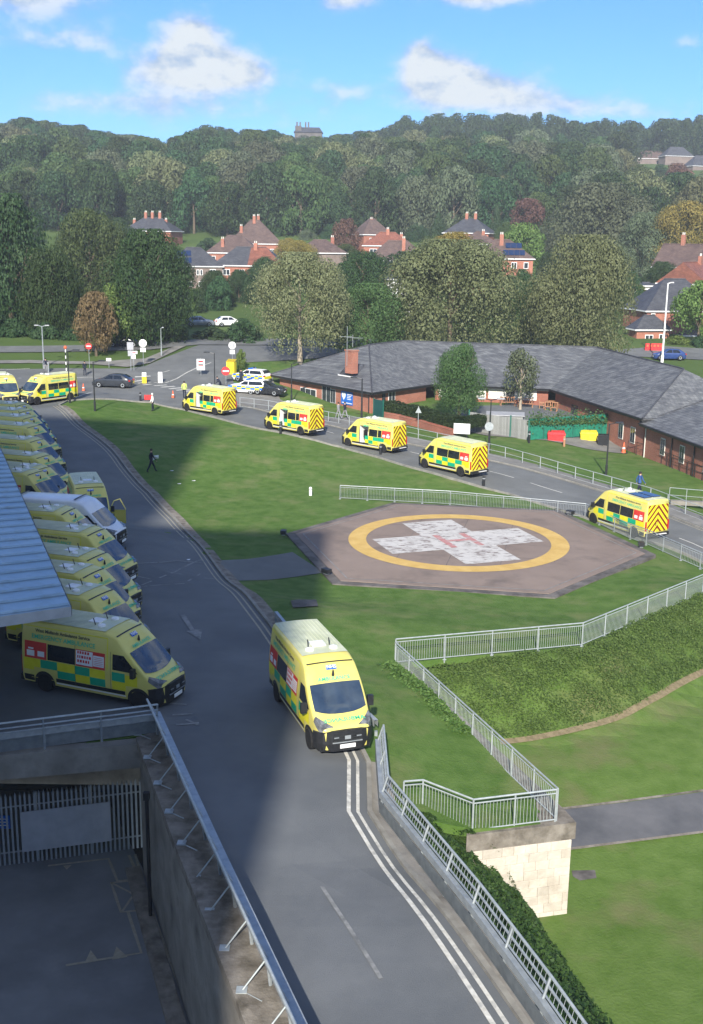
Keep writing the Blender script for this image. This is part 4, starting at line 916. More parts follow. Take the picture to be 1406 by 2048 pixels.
def ambulance(label, loc, yaw, group='ambulances', open_left=False, open_right=False, poster='square', paint='yel', roof='vent', front_open=None, full=True, name='ambulance', cat='ambulance', z=None):
    x, y = loc; t = thing(name, label, cat, (x, y, T(x, y)+.03 if z is None else z), R(yaw), group); P = M[paint]; amb = paint == 'yel'
    hole = None; key = 'b'
    if open_left: hole = (-.38, .66, 1, 7, 1); key += 'L'
    if open_right: hole = (-.38, .66, 1, 7, -1); key += 'R'
    objd('body', D('body#'+key+paint, lambda: VAN.body(XS, FR, hole), P, True), t)
    # glass
    objd('windscreen', D('windscreen', lambda: VAN.toppatch(lambda v: 1.64, lambda v: 2.44-.16*v*v, lambda x: VAN.W(x, VAN.zt(x))-.085), M['wscreen'], True), t)
    for s in (1, -1):
        objd('door_window', D('door_window#%d' % s, lambda: VAN.patch(((.98, 1.36), (2.02, 1.34), (1.44, 1.93), (.98, 1.93)), s), M['glass']), t)
    def sheet(nm, x0, x1, z0, z1, s, mt, off=.006, n=3, mz=2): return objd(nm, D('%s#%g%g%g%g%d' % (nm, x0, x1, z0, z1, s), lambda: VAN.rect(x0, x1, z0, z1, s, off, n, mz), mt), t)
    op = 1 if open_left else (-1 if open_right else 0)
    if amb:
        for s in (1, -1):
            if s == 1 or poster == 'square':
                if s != op: sheet('side_window', -.58, .62, 1.28, 1.88, s, M['glass'])
                sheet('side_window', -1.84, -.62, 1.28, 1.88, s, M['glass'])
            else:
                sheet('side_window', -1.84, -.62, 1.28, 1.88, s, M['glass'])
                b = sheet('poster', -.6, .66, 1.27, 1.89, s, M['poster'])
                objd('poster_print', D('pprint', lambda: [VAN.rect(-.56, .02, 1.36, 1.84, -1, .010, m=mm) for mm in [MB()]][0] if False else poster_print(), [M['white'], M['poster']]), b)
            b = sheet('poster', -2.86, -1.88, 1.26, 1.9, s, M['poster'])
            objd('poster_print', D('pp2#%d' % s, lambda: poster_small(s), M['white']), b)
            cols = [(-2.92, -2.16), (-2.16, -1.42), (-1.42, -.64), (-.64, -.0), (0, .66)]
            for k, (x0, x1) in enumerate(cols):
                top_green = (k % 2 == 1)
                if not (s == op and x0 > -.65 and k == 4):
                    sheet('checker_panel', x0, x1, .93, 1.25, s, M['fgreen'] if top_green else M['fluo'])
                    if x0 > -1.5 or k == 0 and False: sheet('checker_panel', x0, x1, .63, .93, s, M['fluo'] if top_green else M['fgreen'])
            sheet('checker_panel', .95, 1.5, .95, 1.28, s, M['fgreen']); sheet('checker_panel', .95, 1.52, .63, .95, s, M['fluo']); sheet('checker_panel', 1.5, 2.0, .84, 1.24, s, M['fluo'])
            sheet('checker_panel', -2.92, -2.46, .80, .93, s, M['fluo'])
            sheet('reflective_trim', -2.92, .76, 2.44, 2.475, s, M['fluo'], .008, 6, 1); sheet('reflective_trim', .74, .775, 1.3, 2.44, s, M['fluo'], .008, 1, 5)
            objd('lettering', D('em#%d' % s, lambda: side_text('EMERGENCY AMBULANCE', .235, -1.15, 2.02, s), M['tgreen'], ow=False), t)
            objd('lettering', D('wm#%d' % s, lambda: side_text('West Midlands Ambulance Service', .17, -1.2, 2.27, s), M['tdark'], ow=False), t)
    else:
        for s in (1, -1): objd('lettering', D('wv#%d' % s, lambda: side_text('E', .3, .5, 1.95, s), M['tdark'], ow=False), t)
    for s in (1, -1):
        sheet('sill_stripe', -1.5, 1.5, .40, .455, s, M['white' if amb else 'black'], .012, 5, 1); sheet('side_moulding', -1.5, 1.48, .47, .615, s, M['black'], .01, 5, 1); sheet('side_moulding', -2.94, -2.48, .36, .6, s, M['black'], .01, 2, 1)
        for wx in (2.0175, -2.0175):
            objd('wheel_arch', D('arch#%g%d' % (wx, s), lambda: arch(wx, s), M['black']), t); wheel(t, wx, s)
        mo = objd('mirror', D('mirror#%d' % s, lambda: MB().box((1.92, s*1.15, 1.40), (.14, .2, .34)).box((1.86, s*1.02, 1.30), (.07, .2, .07)), M['black'], ow=False), t)
        objd('headlight', D('hl#%d' % s, lambda: headlight(s), M['hlight']), t)
        objd('rear_light', D('rl#%d' % s, lambda: MB().box((-3.0, s*.93, .98), (.06, .12, .62)), M['rlight'], ow=False), t)
        sheet('door_seam', .885, .9, .5, 2.0, s, M['tdark'], .008, 1, 4)
        if s != op: sheet('door_seam', -.64, -.625, .5, 2.1, s, M['tdark'], .009, 1, 4)
    objd('bumper', D('bumper', bumper, M['black']), t); objd('grille', D('grille', grille, [M['blackm'], M['galv']]), t)
    objd('number_plate', D('np', lambda: MB().box((3.06, 0, .43), (.02, .52, .13)), M['plate'], ow=False), t)
    objd('rear_bumper', D('rb', lambda: MB().box((-3.06, 0, .42), (.16, 1.9, .22)).box((-3.16, 0, .40), (.2, 1.5, .07)), M['black'], ow=False), t)
    objd('rear_step', D('rs', lambda: MB().box((-3.2, -.25, .45), (.14, .8, .03)), M['white'], ow=False), t)
    objd('underbody', D('ub', lambda: MB().box((0, 0, .30), (5.6, 1.7, .2)), M['black'], ow=False), t)
    if amb:
        objd('roof_panel', D('roof', roofp, M['pale']), t)
        b = objd('rear_door', D('rdoor', lambda: MB().quad((-3.026, -.85, .6), (-3.026, .85, .6), (-3.026, .83, 2.36), (-3.026, -.83, 2.36)), M['fluo'], ow=False), t)
        objd('chevron', D('chev', chevrons, M['chev'], ow=False), b)
        objd('door_gap', D('dgap', lambda: MB().box((-3.036, 0, 1.5), (.006, .02, 1.8)).box((-3.04, .12, 1.05), (.02, .05, .2)), M['tdark'], ow=False), b)
        objd('roof_gap', D('gap', lambda: topstrip(1.04, 1.10, .80), M['black'], ow=False), t)
        up = Vector((-.743, 0, .669)); nn_ = Vector((.669, 0, .743))
        b = objd('badge', D('badge', lambda: slab((1.30, 0, VAN.zt(1.30)+.03), (0, 1, 0), up, .36, .16, nn_*.02), M['nhs'], ow=False), t)
        objd('badge_text', D('nhst', lambda: plane_text('NHS', .17, (1.27, 0, VAN.zt(1.27)+.02), (0, 1, 0), up, nn_*.06), M['white'], ow=False), b)
        objd('lettering', D('front', lambda: plane_text('AMBULANCE', .19, (1.585, 0, VAN.zt(1.585)+.03), (0, 1, 0), up, nn_*.035), M['tgreen'], ow=False), t)
        hu = Vector((-.927, 0, .33)); hn = Vector((.33, 0, .927))
        objd('lettering', D('hood', lambda: plane_text('AMBULANCE', .24, (2.74, 0, VAN.zt(2.74)+.03), (0, -1, 0), hu, hn*.03), M['tgreen'], ow=False), t)
        objd('beacon', D('bc', lambda: MB().lathe([(.02, 0), (.05, 0), (.05, .06), (.02, .2)], 8, (1.46, 0, VAN.zt(1.46)+.03)), M['black'], ow=False), t)
    else:
        objd('roof_bar', D('rbar1', lambda: topstrip(.55, .66, .78, .05), M['black'], ow=False), t); objd('roof_bar', D('rbar2', lambda: topstrip(-2.9, -2.78, .78, .05), M['black'], ow=False), t)
        for s in (1, -1): sheet('cargo_window', -2.7, -1.6, 1.5, 1.95, s, M['glass'])
    zt = 2.69
    if roof in ('vent', 'solar'):
        objd('roof_vent', D('vent', lambda: MB().prism([(-.52, -.24), (-.06, -.24), (-.06, .24), (-.52, .24)], zt, zt+.05), M['white'], ow=False), t)
        for yy in (-.42, .42):
            objd('beacon_pod', D('pod%g' % yy, lambda: MB().lathe([(.15, 0), (.14, .06), (.06, .09)], 12, (.18, yy, zt)), M['white'], ow=False), t)
            objd('aerial', D('aer%g' % yy, lambda: MB().tube((-.12, yy*.9, zt), (-.2, yy*.9, zt+.24), .02, 5), M['black'], ow=False), t)
    if roof == 'solar':
        for yy in (-.38, .38): objd('solar_panel', D('sp%g' % yy, lambda: MB().box((-1.7, yy, zt+.04), (1.5, .62, .03)), M['solar'], ow=False), t)
    if op:
        s = op; c = objd('interior', D('int#%d' % s, lambda: interior(s), [M['white'], M['fascia'], M['black'], M['binyel']], ow=False), t)
        d = objd('sliding_door', D('sd#%d' % s, lambda: VAN.rect(-1.5, -.45, .55, 2.1, s, .06, 4, 4), P), t)
        objd('side_window', D('sdw#%d' % s, lambda: VAN.rect(-1.44, -.5, 1.28, 1.88, s, .068), M['glass']), d)
        for z0, z1, a in ((.93, 1.25, 0), (.63, .93, 1)):
            for q, (x0, x1) in enumerate(((-1.5, -.95), (-.95, -.45))): objd('checker_panel', D('sdc#%d%g%g' % (s, z0, x0), lambda: VAN.rect(x0, x1, z0, z1, s, .068), M['fgreen' if (q+a) % 2 == 0 else 'fluo']), d)
    if front_open:
        s = front_open; dm = D('fdoor#%d' % s, lambda: MB().add([(1.9, s*1.0, .5), (1.98, s*1.9, .5), (1.98, s*1.9, 1.3), (1.9, s*1.0, 1.35)], ((0, 1, 2, 3), (3, 2, 1, 0))).path([Vector(p) for p in ((1.9, s*1.0, 1.35), (1.86, s*1.25, 1.85), (1.9, s*1.6, 1.95), (1.98, s*1.9, 1.32))], .03), P, ow=False)
        objd('front_door', dm, t)
    return t
def poster_print():
    m = MB(); r_ = random.Random(3)
    VAN.rect(-.58, .14, 1.33, 1.86, -1, .010, m=m, mi=0); VAN.rect(.16, .62, 1.36, 1.76, -1, .010, m=m, mi=0)
    for z in (1.74, 1.58, 1.42):
        x = -.52
        while x < .02: w = r_.uniform(.05, .1); VAN.rect(x, x+w, z, z+.1, -1, .014, 1, 1, m=m, mi=1); x += w+.035
    for k in range(5): VAN.rect(.2, .58, 1.42+.065*k, 1.435+.065*k, -1, .014, 1, 1, m=m, mi=1)
    return m
def poster_small(s):
    m = MB(); VAN.rect(-2.28, -1.98, 1.36, 1.56, s, .010, 1, 1, m=m); VAN.rect(-2.76, -2.42, 1.34, 1.56, s, .010, 1, 1, m=m); VAN.rect(-2.70, -2.46, 1.60, 1.66, s, .010, 1, 1, m=m); return m
def slab(o, ux, uy, w, h, off):
    o, ux, uy = Vector(o)+Vector(off), Vector(ux), Vector(uy); return MB().quad(o-ux*w/2, o+ux*w/2, o+ux*w/2+uy*h, o-ux*w/2+uy*h)
def topstrip(x0, x1, w, off=.012):
    m = MB(); n = 6
    for i in range(n):
        a, b = -w+2*w*i/n, -w+2*w*(i+1)/n; P = lambda x, y: (x, y, VAN.zt(x)+.03*(1-(y/.9)**2)+off)
        m.quad(P(x0, a), P(x1, a), P(x1, b), P(x0, b))
    return m
def roofp():
    m = VAN.toppatch(lambda v: -2.93, lambda v: .60, lambda x: .80, .008, 8, 8)
    for k in range(-5, 6):
        y = k*.14; P = lambda x, yy, h: (x, yy, VAN.zt(x)+.03*(1-(yy/.85)**2)+h)
        for x0, x1 in ((-2.85, -1.5), (-1.5, -.1)): m.quad(P(x0, y-.03, .012), P(x1, y-.03, .012), P(x1, y+.0, .026), P(x0, y+.0, .026)); m.quad(P(x0, y, .026), P(x1, y, .026), P(x1, y+.03, .012), P(x0, y+.03, .012))
    return m
def headlight(s):
    m = MB(); xs = [2.42, 2.53, 2.64, 2.75, 2.86]; A = []; B = []; C = []
    for i, x in enumerate(xs):
        zt = VAN.zt(x); zo = zt-.14-.02*i; A.append((x, s*(VAN.W(x, zo)+.014), zo)); B.append((x+.01, s*(VAN.W(x, zt)-.02), zt+.004)); wi = max(.42, VAN.W(x, zt)-.06-.075*i); C.append((x+.012, s*wi, zt+.026))
    for i in range(len(xs)-1): m.quad(A[i], A[i+1], B[i+1], B[i]); m.quad(B[i], B[i+1], C[i+1], C[i])
    m.quad(A[-1], (2.93, s*.5, .84), C[-1], B[-1])
    return m
def bumper():
    P = [(2.44, .99, .80), (2.7, .935, .87), (2.88, .79, .90), (3.0, .5, .94), (3.03, 0, .95)]; P += [(x, -y, z) for x, y, z in P[-2::-1]]; m = MB()
    for a, b in zip(P[:-1], P[1:]):
        za = [.24, .5, a[2]]; zb = [.24, .5, b[2]]; o = [(-.05), .02, 0]
        A = [(a[0]+o[k]*.6, a[1]*(1+o[k]*.5), za[k]) for k in range(3)]; B = [(b[0]+o[k]*.6, b[1]*(1+o[k]*.5), zb[k]) for k in range(3)]
        for k in range(2): m.quad(A[k], B[k], B[k+1], A[k+1])
        m.quad(A[2], B[2], (b[0]-.2, b[1]*.9, b[2]+.02), (a[0]-.2, a[1]*.9, a[2]+.02))
    return m
def grille():
    m = MB()
    for z in (.62, .7, .78): m.box((3.035, 0, z), (.03, .9, .05))
    m.box((3.055, 0, .72), (.02, .2, .12), 1)
    for y in (-.38, .38): m.box((3.055, y, .74), (.02, .16, .03), 1)
    m.box((3.0, 0, .56), (.1, 1.0, .03), 1)
    return m
def interior(s):
    m = MB(); a = .95
    m.quad((-.4, s*.05, .5), (.68, s*.05, .5), (.68, s*.05, 2.1), (-.4, s*.05, 2.1)); m.quad((-.4, s*.05, .52), (.68, s*.05, .52), (.68, s*a, .52), (-.4, s*a, .52), 1)
    m.quad((-.385, s*.05, .5), (-.385, s*a, .5), (-.385, s*.92, 2.1), (-.385, s*.05, 2.1)); m.quad((.66, s*.05, .5), (.66, s*a, .5), (.66, s*.92, 2.1), (.66, s*.05, 2.1)); m.quad((-.4, s*.05, 2.08), (.68, s*.05, 2.08), (.68, s*.9, 2.08), (-.4, s*.9, 2.08))
    m.box((.25, s*.45, .95), (.42, .4, .12), 2); m.box((.42, s*.45, 1.3), (.12, .4, .6), 2); m.box((-.2, s*.4, 1.75), (.2, .3, .5), 1); m.box((-.22, s*.55, 1.1), (.22, .3, .5), 0); m.box((0, s*.2, 1.5), (.2, .2, .3), 3)
    return m
# --- the five on the road beyond the lawn, in the places measured from their doors and wheels
ambulance('yellow ambulance with side door open, farthest along the road by the zebra crossing', (-14.3, 110.3), 140.3, 'ambulances queued on the road', open_left=True)
ambulance('yellow ambulance with side door open in front of the brick building gable wall', (-5.4, 100.1), 137.4, 'ambulances queued on the road', open_left=True)
ambulance('yellow ambulance with open door showing white interior, below the teal steel door', (1.74, 95.86), 137.8, 'ambulances queued on the road', open_left=True)
ambulance('yellow ambulance with both side windows black, below the white sign board', (7.81, 87.22), 130.2, 'ambulances queued on the road', roof='none')
ambulance('yellow ambulance with dark roof panels behind the helipad bar railing', (18.1, 72.36), 118, 'ambulances queued on the road', roof='solar')
ambulance('yellow ambulance facing the camera on the ramp, windscreen and black bumper showing', (-1.02, 36.2), -70.9, 'ambulances on the ramp', poster='wide', z=T(-1, 35.5)+.02)
ambulance('yellow ambulance nearest the canopy end with its whole checkered side in view', (-8.98, 39.0), -22.5, 'ambulances parked in the bay', poster='wide', z=T(-9, 39)+.02)
# ------------------------------------------------------------------ the parked row on the left
rowlab = ['third yellow ambulance of the parked row counted from the yard railing', 'second yellow ambulance of the parked row, tucked under the canopy corner', 'fourth yellow ambulance of the parked row, badge on its brow', 'yellow ambulance with black grille, next but one to the white van', 'yellow ambulance squeezed directly against the white van']
for (x, y, yaw), lab in zip((( -11.1, 46.3, -20), (-10.05, 43.0, -24), (-11.6, 49.2, -20.5), (-12.65, 53.7, -18.6), (-14.9, 57.3, -12)), rowlab):
    a = R(yaw); ambulance(lab, (x-math.cos(a), y-math.sin(a)), yaw, 'ambulances parked in the bay', poster='wide')
ambulance('white high roofed van with black roof bars among the yellow ambulances', (-15.4, 60.0), -12, None, paint='vanwhite', roof='none', name='white_van', cat='van')
ambulance('yellow ambulance facing the camera beside the white van, front door open', (-15.6, 65.0), -71, 'ambulances parked in the bay', front_open=1)
far = [(62, 891), (50, 874), (45, 857), (38, 842), (31, 829), (25, 816), (58, 910)]
nm = ['third', 'fourth', 'fifth', 'sixth', 'seventh', 'farthest', 'second']
for (px, py), n_ in zip(far, nm):
    p = G(px, py, T(-24, 85)+2.45); a = R(-20); h = Vector((math.cos(a), math.sin(a))); l_ = Vector((-h.y, h.x)); c = Vector((p[0], p[1]))-h*.75+l_*.9
    ambulance('yellow ambulance, %s of the parked row counted away from the white van' % n_, (c.x, c.y), -20, 'ambulances parked in the bay', poster='wide')
p = GT(50, 956); ambulance('yellow ambulance with bright checker and raised door arm, first beyond the white van', (-21.2, 70.6), -20, 'ambulances parked in the bay', poster='wide')
ambulance('yellow ambulance with open side door at the far end of the parked row', (-29.6, 108.4), 235, 'ambulances parked in the bay', open_right=True, z=T(-29.4, 108)+.03)
ambulance('yellow ambulance at the left edge facing the camera, far end of the row', (-33.5, 107.6), -62, 'ambulances parked in the bay')

# ------------------------------------------------------------------ brick bungalow beyond the road
def bungalow():
    ze, zr = 1.8, 5.4
    E_ = {k: Vector(G(*p, ze)) for k, p in dict(A=(540, 749), B=(744, 785), C=(866, 768), E=(1100, 778), F=(1285, 837)).items()}
    Rg = {k: Vector(G(*p, zr)) for k, p in dict(R1=(738, 690), R2=(804, 682), R4=(1195, 695), R5=(1367, 738)).items()}
    A, B, C, E, F = (E_[k] for k in 'ABCEF'); R1, R2, R4, R5 = (Rg[k] for k in ('R1', 'R2', 'R4', 'R5'))
    mir = lambda p, a, b: p+2*((a+(b-a)*((p-a).dot(b-a)/(b-a).length_squared))-p)
    def refl(p, a, b):
        a2, b2, p2 = (Vector((q.x, q.y, 0)) for q in (a, b, p)); r = mir(p2, a2, b2); return Vector((r.x, r.y, ze))
    A2 = refl(A, R1, R2); C2 = refl(C, R4, R2); E2 = refl(E, R4, R5); F2 = refl(F, R4, R5); Nw = refl(B, R1, R2)
    t = thing('bungalow', 'long single storey red brick building with grey slate hipped roofs', 'building', (0, 0, 0))
    up = Vector((0, 0, 1))
    def face(nm, pts):
        m = MB(); m.poly(pts); lo = [p-up*.12 for p in pts]; m.poly(lo[::-1]); return m.build(nm, M['slate'], t)
    back = R2+Vector((-5, 9, -3.6)); bR = R4+Vector((3, 9, -3.6))
    face('roof', [A, B, R1]); face('roof', [B, C, R2, R1]); face('roof', [C, E, R4, R2]); face('roof', [E, F, R5, R4]); face('roof', [F, F2, R5])
    face('roof', [A, R1, R2, back]); face('roof', [R2, R4, bR, back]); face('roof', [R4, R5, F2, bR])
    def capl(a, b): MB().tube(a+up*.03, b+up*.03, .09, 6).build('ridge_tile', M['tileg'], t)
    for a, b in ((A, R1), (B, R1), (R1, R2), (R2, R4), (R4, R5), (F, R5)): capl(a, b)
    for a, b in ((A, B), (B, C), (C, E), (E, F)):
        d = (b-a).normalized(); n = Vector((d.y, -d.x, 0)); m = MB(); o = n*.05
        m.quad(a+o-up*.02, b+o-up*.02, b+o-up*.26, a+o-up*.26); m.build('fascia', M['blackm'], t); MB().tube(a+n*.11-up*.06, b+n*.11-up*.06, .06, 6).build('gutter', M['black'], t)
        m = MB(); m.quad(a-up*.24, b-up*.24, b-n*.7-up*.24, a-n*.7-up*.24); m.build('soffit', M['fascia'], t)
    def wall(a, b, ia=.5, ib=.5, z0=None, mt='brick', ins=.55):
        d = (b-a).normalized(); n = Vector((d.y, -d.x, 0)); a2, b2 = a-n*ins+d*ia, b-n*ins-d*ib
        za = min(T(a2.x, a2.y), T(b2.x, b2.y))-.3; L = (b2-a2).length; ang = math.atan2(d.y, d.x)
        o = MB().box((L/2, .15, (ze-.2+za)/2-za), (L, .3, ze-.2-za)).build('wall', M[mt], t, loc=(a2.x, a2.y, za), rot=(0, 0, ang))
        return o, za, L
    def win(w, za, x, z, ww, hh, mt='white', nm='window', bars=1, gl='wglass'):
        f = MB(); fr = .07
        f.box((x, -.02, z-za+hh/2), (ww, .07, hh)); o = f.build(nm, M[mt], w)
        n = bars+1; pw = (ww-fr*(n+1))/n
        for k in range(n): MB().box((x-ww/2+fr+pw/2+k*(pw+fr), -.06, z-za+hh/2), (pw, .012, hh-2*fr)).build('pane', M[gl], o)
        return o
    w, za, L = wall(A, B, 1.2, .5)
    win(w, za, L*.33, -.1, 3.0, 1.0, bars=2); win(w, za, L*.53, T(-2, 119)+.05, 1.6, 2.0, nm='door', bars=1); win(w, za, L*.60, -.2, .9, 1.5, 'fascia')
    # heart sign
    s = thing('heart_sign', 'blue sign with white heart and white lettering lines on the brick gable wall', 'sign', w.location+Vector((math.cos(w.rotation_euler.z), math.sin(w.rotation_euler.z), 0))*(L*.745), rz=w.rotation_euler.z)
    s.location.z = .62; MB().box((0, -.04, 0), (2.0, .05, 1.4)).build('board', M['blue'], s)
    hp = [(16*math.sin(k/16*math.pi*2)**3/34, (13*math.cos(k/16*math.pi*2)-5*math.cos(2*k/16*math.pi*2)-2*math.cos(3*k/16*math.pi*2)-math.cos(4*k/16*math.pi*2))/32) for k in range(16)]
    MB().poly([(-.52+x*.75, -.072, .2+z*.95) for x, z in hp][::-1]).build('heart', M['white'], s)
    for k, ln in enumerate((.9, .72, .6, .72)): MB().box((.05+ln/2, -.068, .42-.17*k), (ln, .006, .07)).build('text_line', M['white'], s)
    MB().box((.05, -.068, -.52), (1.75, .006, .09)).build('text_line', M['white'], s)
    w, za, L = wall(B, C); win(w, za, L*.36, .0, 1.1, 1.5, bars=1); win(w, za, L*.22, -.2, .5, 1.9, 'blackm', 'door', 0)
    d = (B-A).normalized(); q = B-d*.5; MB().tube((q.x, q.y+.3, T(q.x, q.y)-.1), (q.x, q.y+.3, ze-.2), .06, 6).build('downpipe', M['black'], t)
    w, za, L = wall(C, E, .2, .2, mt='brickd'); 
    for k in range(4): win(w, za, 1.6+k*2.75, .42, 2.45, 1.05, bars=2, gl='cream')
    for k in range(2): win(w, za, 3.2+k*5, za+.3, 1.0, 1.9, 'fascia', 'door', 0)
    w, za, L = wall(E, F, .3, .6, mt='brick')
    win(w, za, L*.90, -.9, .9, 1.5, 'cream'); win(w, za, L*.78, -.9, .9, 1.5, 'cream'); win(w, za, L*.45, -1.5, 1.2, 2.3, 'blackm', 'door', 0); win(w, za, L*.25, -1.5, 1.4, 2.3, 'blackm', 'door', 0); win(w, za, L*.6, -1.0, .9, 1.6, 'blackm')
    # lower block towards the right edge
    a = Vector(G(1279, 846, 1.3)); b = Vector(G(1440, 905, 1.3)); d = (b-a).normalized(); n = Vector((-d.y, d.x, 0)); n = n if n.x > 0 else -n
    r0, r1 = a+n*6+d*1.2+up*2.3, b+n*6+up*2.3; a2, b2 = a+n*12, b+n*12
    face('roof', [a, b, r1, r0]); face('roof', [r0, r1, b2, a2]); face('roof', [a, r0, a2])
    capl(a, r0); capl(r0, r1)
    o = -n*.05; m = MB(); m.quad(a+o, b+o, b+o-up*.25, a+o-up*.25); m.build('fascia', M['blackm'], t); MB().tube(a-n*.1-up*.05, b-n*.1-up*.05, .06, 6).build('gutter', M['black'], t)
    a3, b3 = a+n*.45+d*.45, b+n*.45; zb = min(T(a3.x, a3.y), T(b3.x, b3.y))-.6; L = (b3-a3).length; ang = math.atan2(d.y, d.x)
    w = MB().box((L/2, .15, (1.1-zb)/2), (L, .3, 1.1-zb)).build('wall', M['brick'], t, loc=(a3.x, a3.y, zb), rot=(0, 0, ang))
    fl = T(a3.x+d.x*4, a3.y+d.y*4)
    for x in (3.6, 7.2, 11.4): win(w, zb, x, fl+.75, .85, 1.5, 'cream')
    for x in (5.4, 9.4): MB().tube((x, -.1, 0), (x, -.1, 1.1-zb), .06, 6).build('downpipe', M['black'], w)
    MB().tube((.12, -.06, .5), (.12, -.06, 1.05-zb), .05, 6).build('downpipe', M['cream'], w)
    g = MB().box((2.5, .15, (1.1-zb)/2), (5, .3, 1.1-zb)).build('wall', M['brickd'], t, loc=(a3.x, a3.y, zb), rot=(0, 0, ang+R(90)))
    # chimney with aerials, little gable
    c = Vector(G(703, 737, 3.6)); MB().box((0, 0, .75), (1.15, .85, 2.5)).box((0, 0, 1.95), (1.3, 1.0, .16)).build('chimney', M['brick'], t, loc=c, rot=(0, 0, -.9))
    ch = thing('roof_aerial', 'thin television aerial standing on the brick chimney', 'aerial', c+Vector((-.5, -.2, .3))); MB().tube((0, 0, 0), (0, 0, 4.2), .03, 5).build('mast', M['galv'], ch)
    MB().tube((-.8, 0, 3.1), (.5, .1, 3.1), .025, 4).build('boom', M['galv'], ch); MB().tube((.6, .2, 2.0), (.6, .2, 3.3), .025, 4).tube((-.1, .2, 3.0), (1.7, .3, 2.95), .025, 4).build('second_boom', M['galv'], ch)
    c = Vector(G(692, 752, 2.7)); MB().add([(-1.3, 0, 0), (1.3, 0, 0), (0, 0, 1.1), (0, 2.6, 1.1), (-1.3, .6, 0), (1.3, .6, 0)], ((0, 1, 2), (1, 5, 3, 2), (4, 0, 2, 3))).build('roof_gable', M['tileg'], t, loc=c, rot=(0, 0, -.88))
    MB().box((0, -.03, .0), (2.7, .06, .12)).build('gable_board', M['white'], t, loc=c, rot=(0, 0, -.88))
bungalow()
# front garden: teal gate, low brick wall and hedge
def wall_run(name, label, cat, pts, h, w, mt, cope=None, fn=T, hb=.2):
    t = thing(name, label, cat, pts[0]); o0 = Vector(pts[0]); P = [Vector(p)-o0 for p in pts]
    for a, b in zip(P[:-1], P[1:]):
        d = b-a; L = Vector((d.x, d.y, 0)).length; ang = math.atan2(d.y, d.x); z = min(a.z, b.z); top = max(a.z, b.z)+h
        MB().box((L/2, 0, (top-z-hb)/2+0), (L, w, top-z+hb)).build('wall', M[mt], t, loc=(a.x, a.y, z-.0), rot=(0, 0, ang))
        if cope: MB().box((L/2, 0, 0), (L+.02, w+.08, .07)).build('coping', M[cope], t, loc=(a.x, a.y, top-.1+.02), rot=(0, 0, ang))
    return t
g0, g1 = Vector(GT(747, 836)), Vector(GT(763, 840)); t = thing('steel_gate', 'tall teal steel gate at the corner of the brick building', 'gate', g0); d = g1-g0
ang = math.atan2(d.y, d.x); MB().box((d.length/2+.1, 0, .98), (d.length+.25, .06, 1.95)).build('leaf', M['teal'], t, rot=(0, 0, ang))
for x in (0, d.length+.25): MB().box((x, 0, 1.0), (.1, .1, 2.1)).build('post', M['gpaint'], t, rot=(0, 0, ang))
wl = [GT(*p) for p in ((764, 838), (800, 845), (850, 858), (908, 876))]
wall_run('garden_wall', 'low red brick wall under the clipped hedge', 'wall', wl, .75, .3, 'brickd', 'brick')
def hedge(name, label, pts, w, h, n, lf='hedge', size=.16, cat='hedge', base=0.):
    P = []; Nn = []
    segs = list(zip(pts[:-1], pts[1:])); Ls = [math.dist(a, b) for a, b in segs]
    for _ in range(n):
        k = random.choices(range(len(segs)), Ls)[0]; a, b = segs[k]; f = random.random(); x, y, z = (a[i]+(b[i]-a[i])*f for i in range(3)); dx, dy = (b[0]-a[0])/Ls[k], (b[1]-a[1])/Ls[k]
        u = random.random(); hh = h*(1+.06*math.sin(x*2.1)+.05*math.sin(y*3.7))
        if u < .45: o = random.uniform(-w/2, w/2); P.append((x-dy*o, y+dx*o, z+base+hh+random.gauss(0, .05))); Nn.append((0, 0, 1))
        else: s = random.choice((-1, -1, 1)); o = s*w/2*(1+random.gauss(0, .08)); q = random.random(); P.append((x-dy*o*-1*-1, y+dx*o, z+base+hh*q)); Nn.append((-dy*s, dx*s, .2))
    t = thing(name, label, cat, pts[0]); o0 = np.array(pts[0])
    leaf_scatter('foliage', np.array(P)-o0, np.array(Nn)*1.2, size, LF[lf], up=.1, parent=t, jit=.5)
    m = MB()
    for a, b in segs:
        L = math.dist(a, b); m.box(((a[0]+b[0])/2-o0[0], (a[1]+b[1])/2-o0[1], (a[2]+b[2])/2-o0[2]+base+h*.46), (L, w*.86, h*.9), rz=math.atan2(b[1]-a[1], b[0]-a[0]))
    m.build('stem', LF[lf], t); return t
hedge('hedge', 'clipped dark hedge above the low brick wall, in front of the brick building', [(p[0]+.5, p[1]+.7, p[2]) for p in wl]+[Vector(GT(955, 868))+Vector((.4, .6, 0))], 1.1, 1.0, 9000, base=.75, size=.17)
# timber fence, green posts, mesh screen with creeper
def timber_fence():
    a, b = Vector(GT(937, 862)), Vector(GT(1056, 880)); t = thing('timber_fence', 'weathered grey timber board fence with green posts', 'fence', a); d = b-a; L = d.length; dn = d.normalized(); ang = math.atan2(d.y, d.x)
    me = MB().box((0, 0, .95), (.135, .025, 1.9)).data('board', [M['timber']]); n = int(L/.15)
    for k in range(n): objd('board', me, t, dn*(.1+k*.15)+Vector((0, 0, -.05+random.random()*.03)), (0, 0, ang))
    for s in (0, .36, .7, 1.0): MB().box(tuple(d*s+Vector((0, -.08, 1.05))), (.12, .12, 2.1)).build('post', M['gpaint'], t)
    MB().box(tuple(d*.5+Vector((0, .05, .5))), (L, .06, .1), rz=ang).box(tuple(d*.5+Vector((0, .05, 1.6))), (L, .06, .1), rz=ang).build('rail', M['timber'], t)
    return a, b
timber_fence()
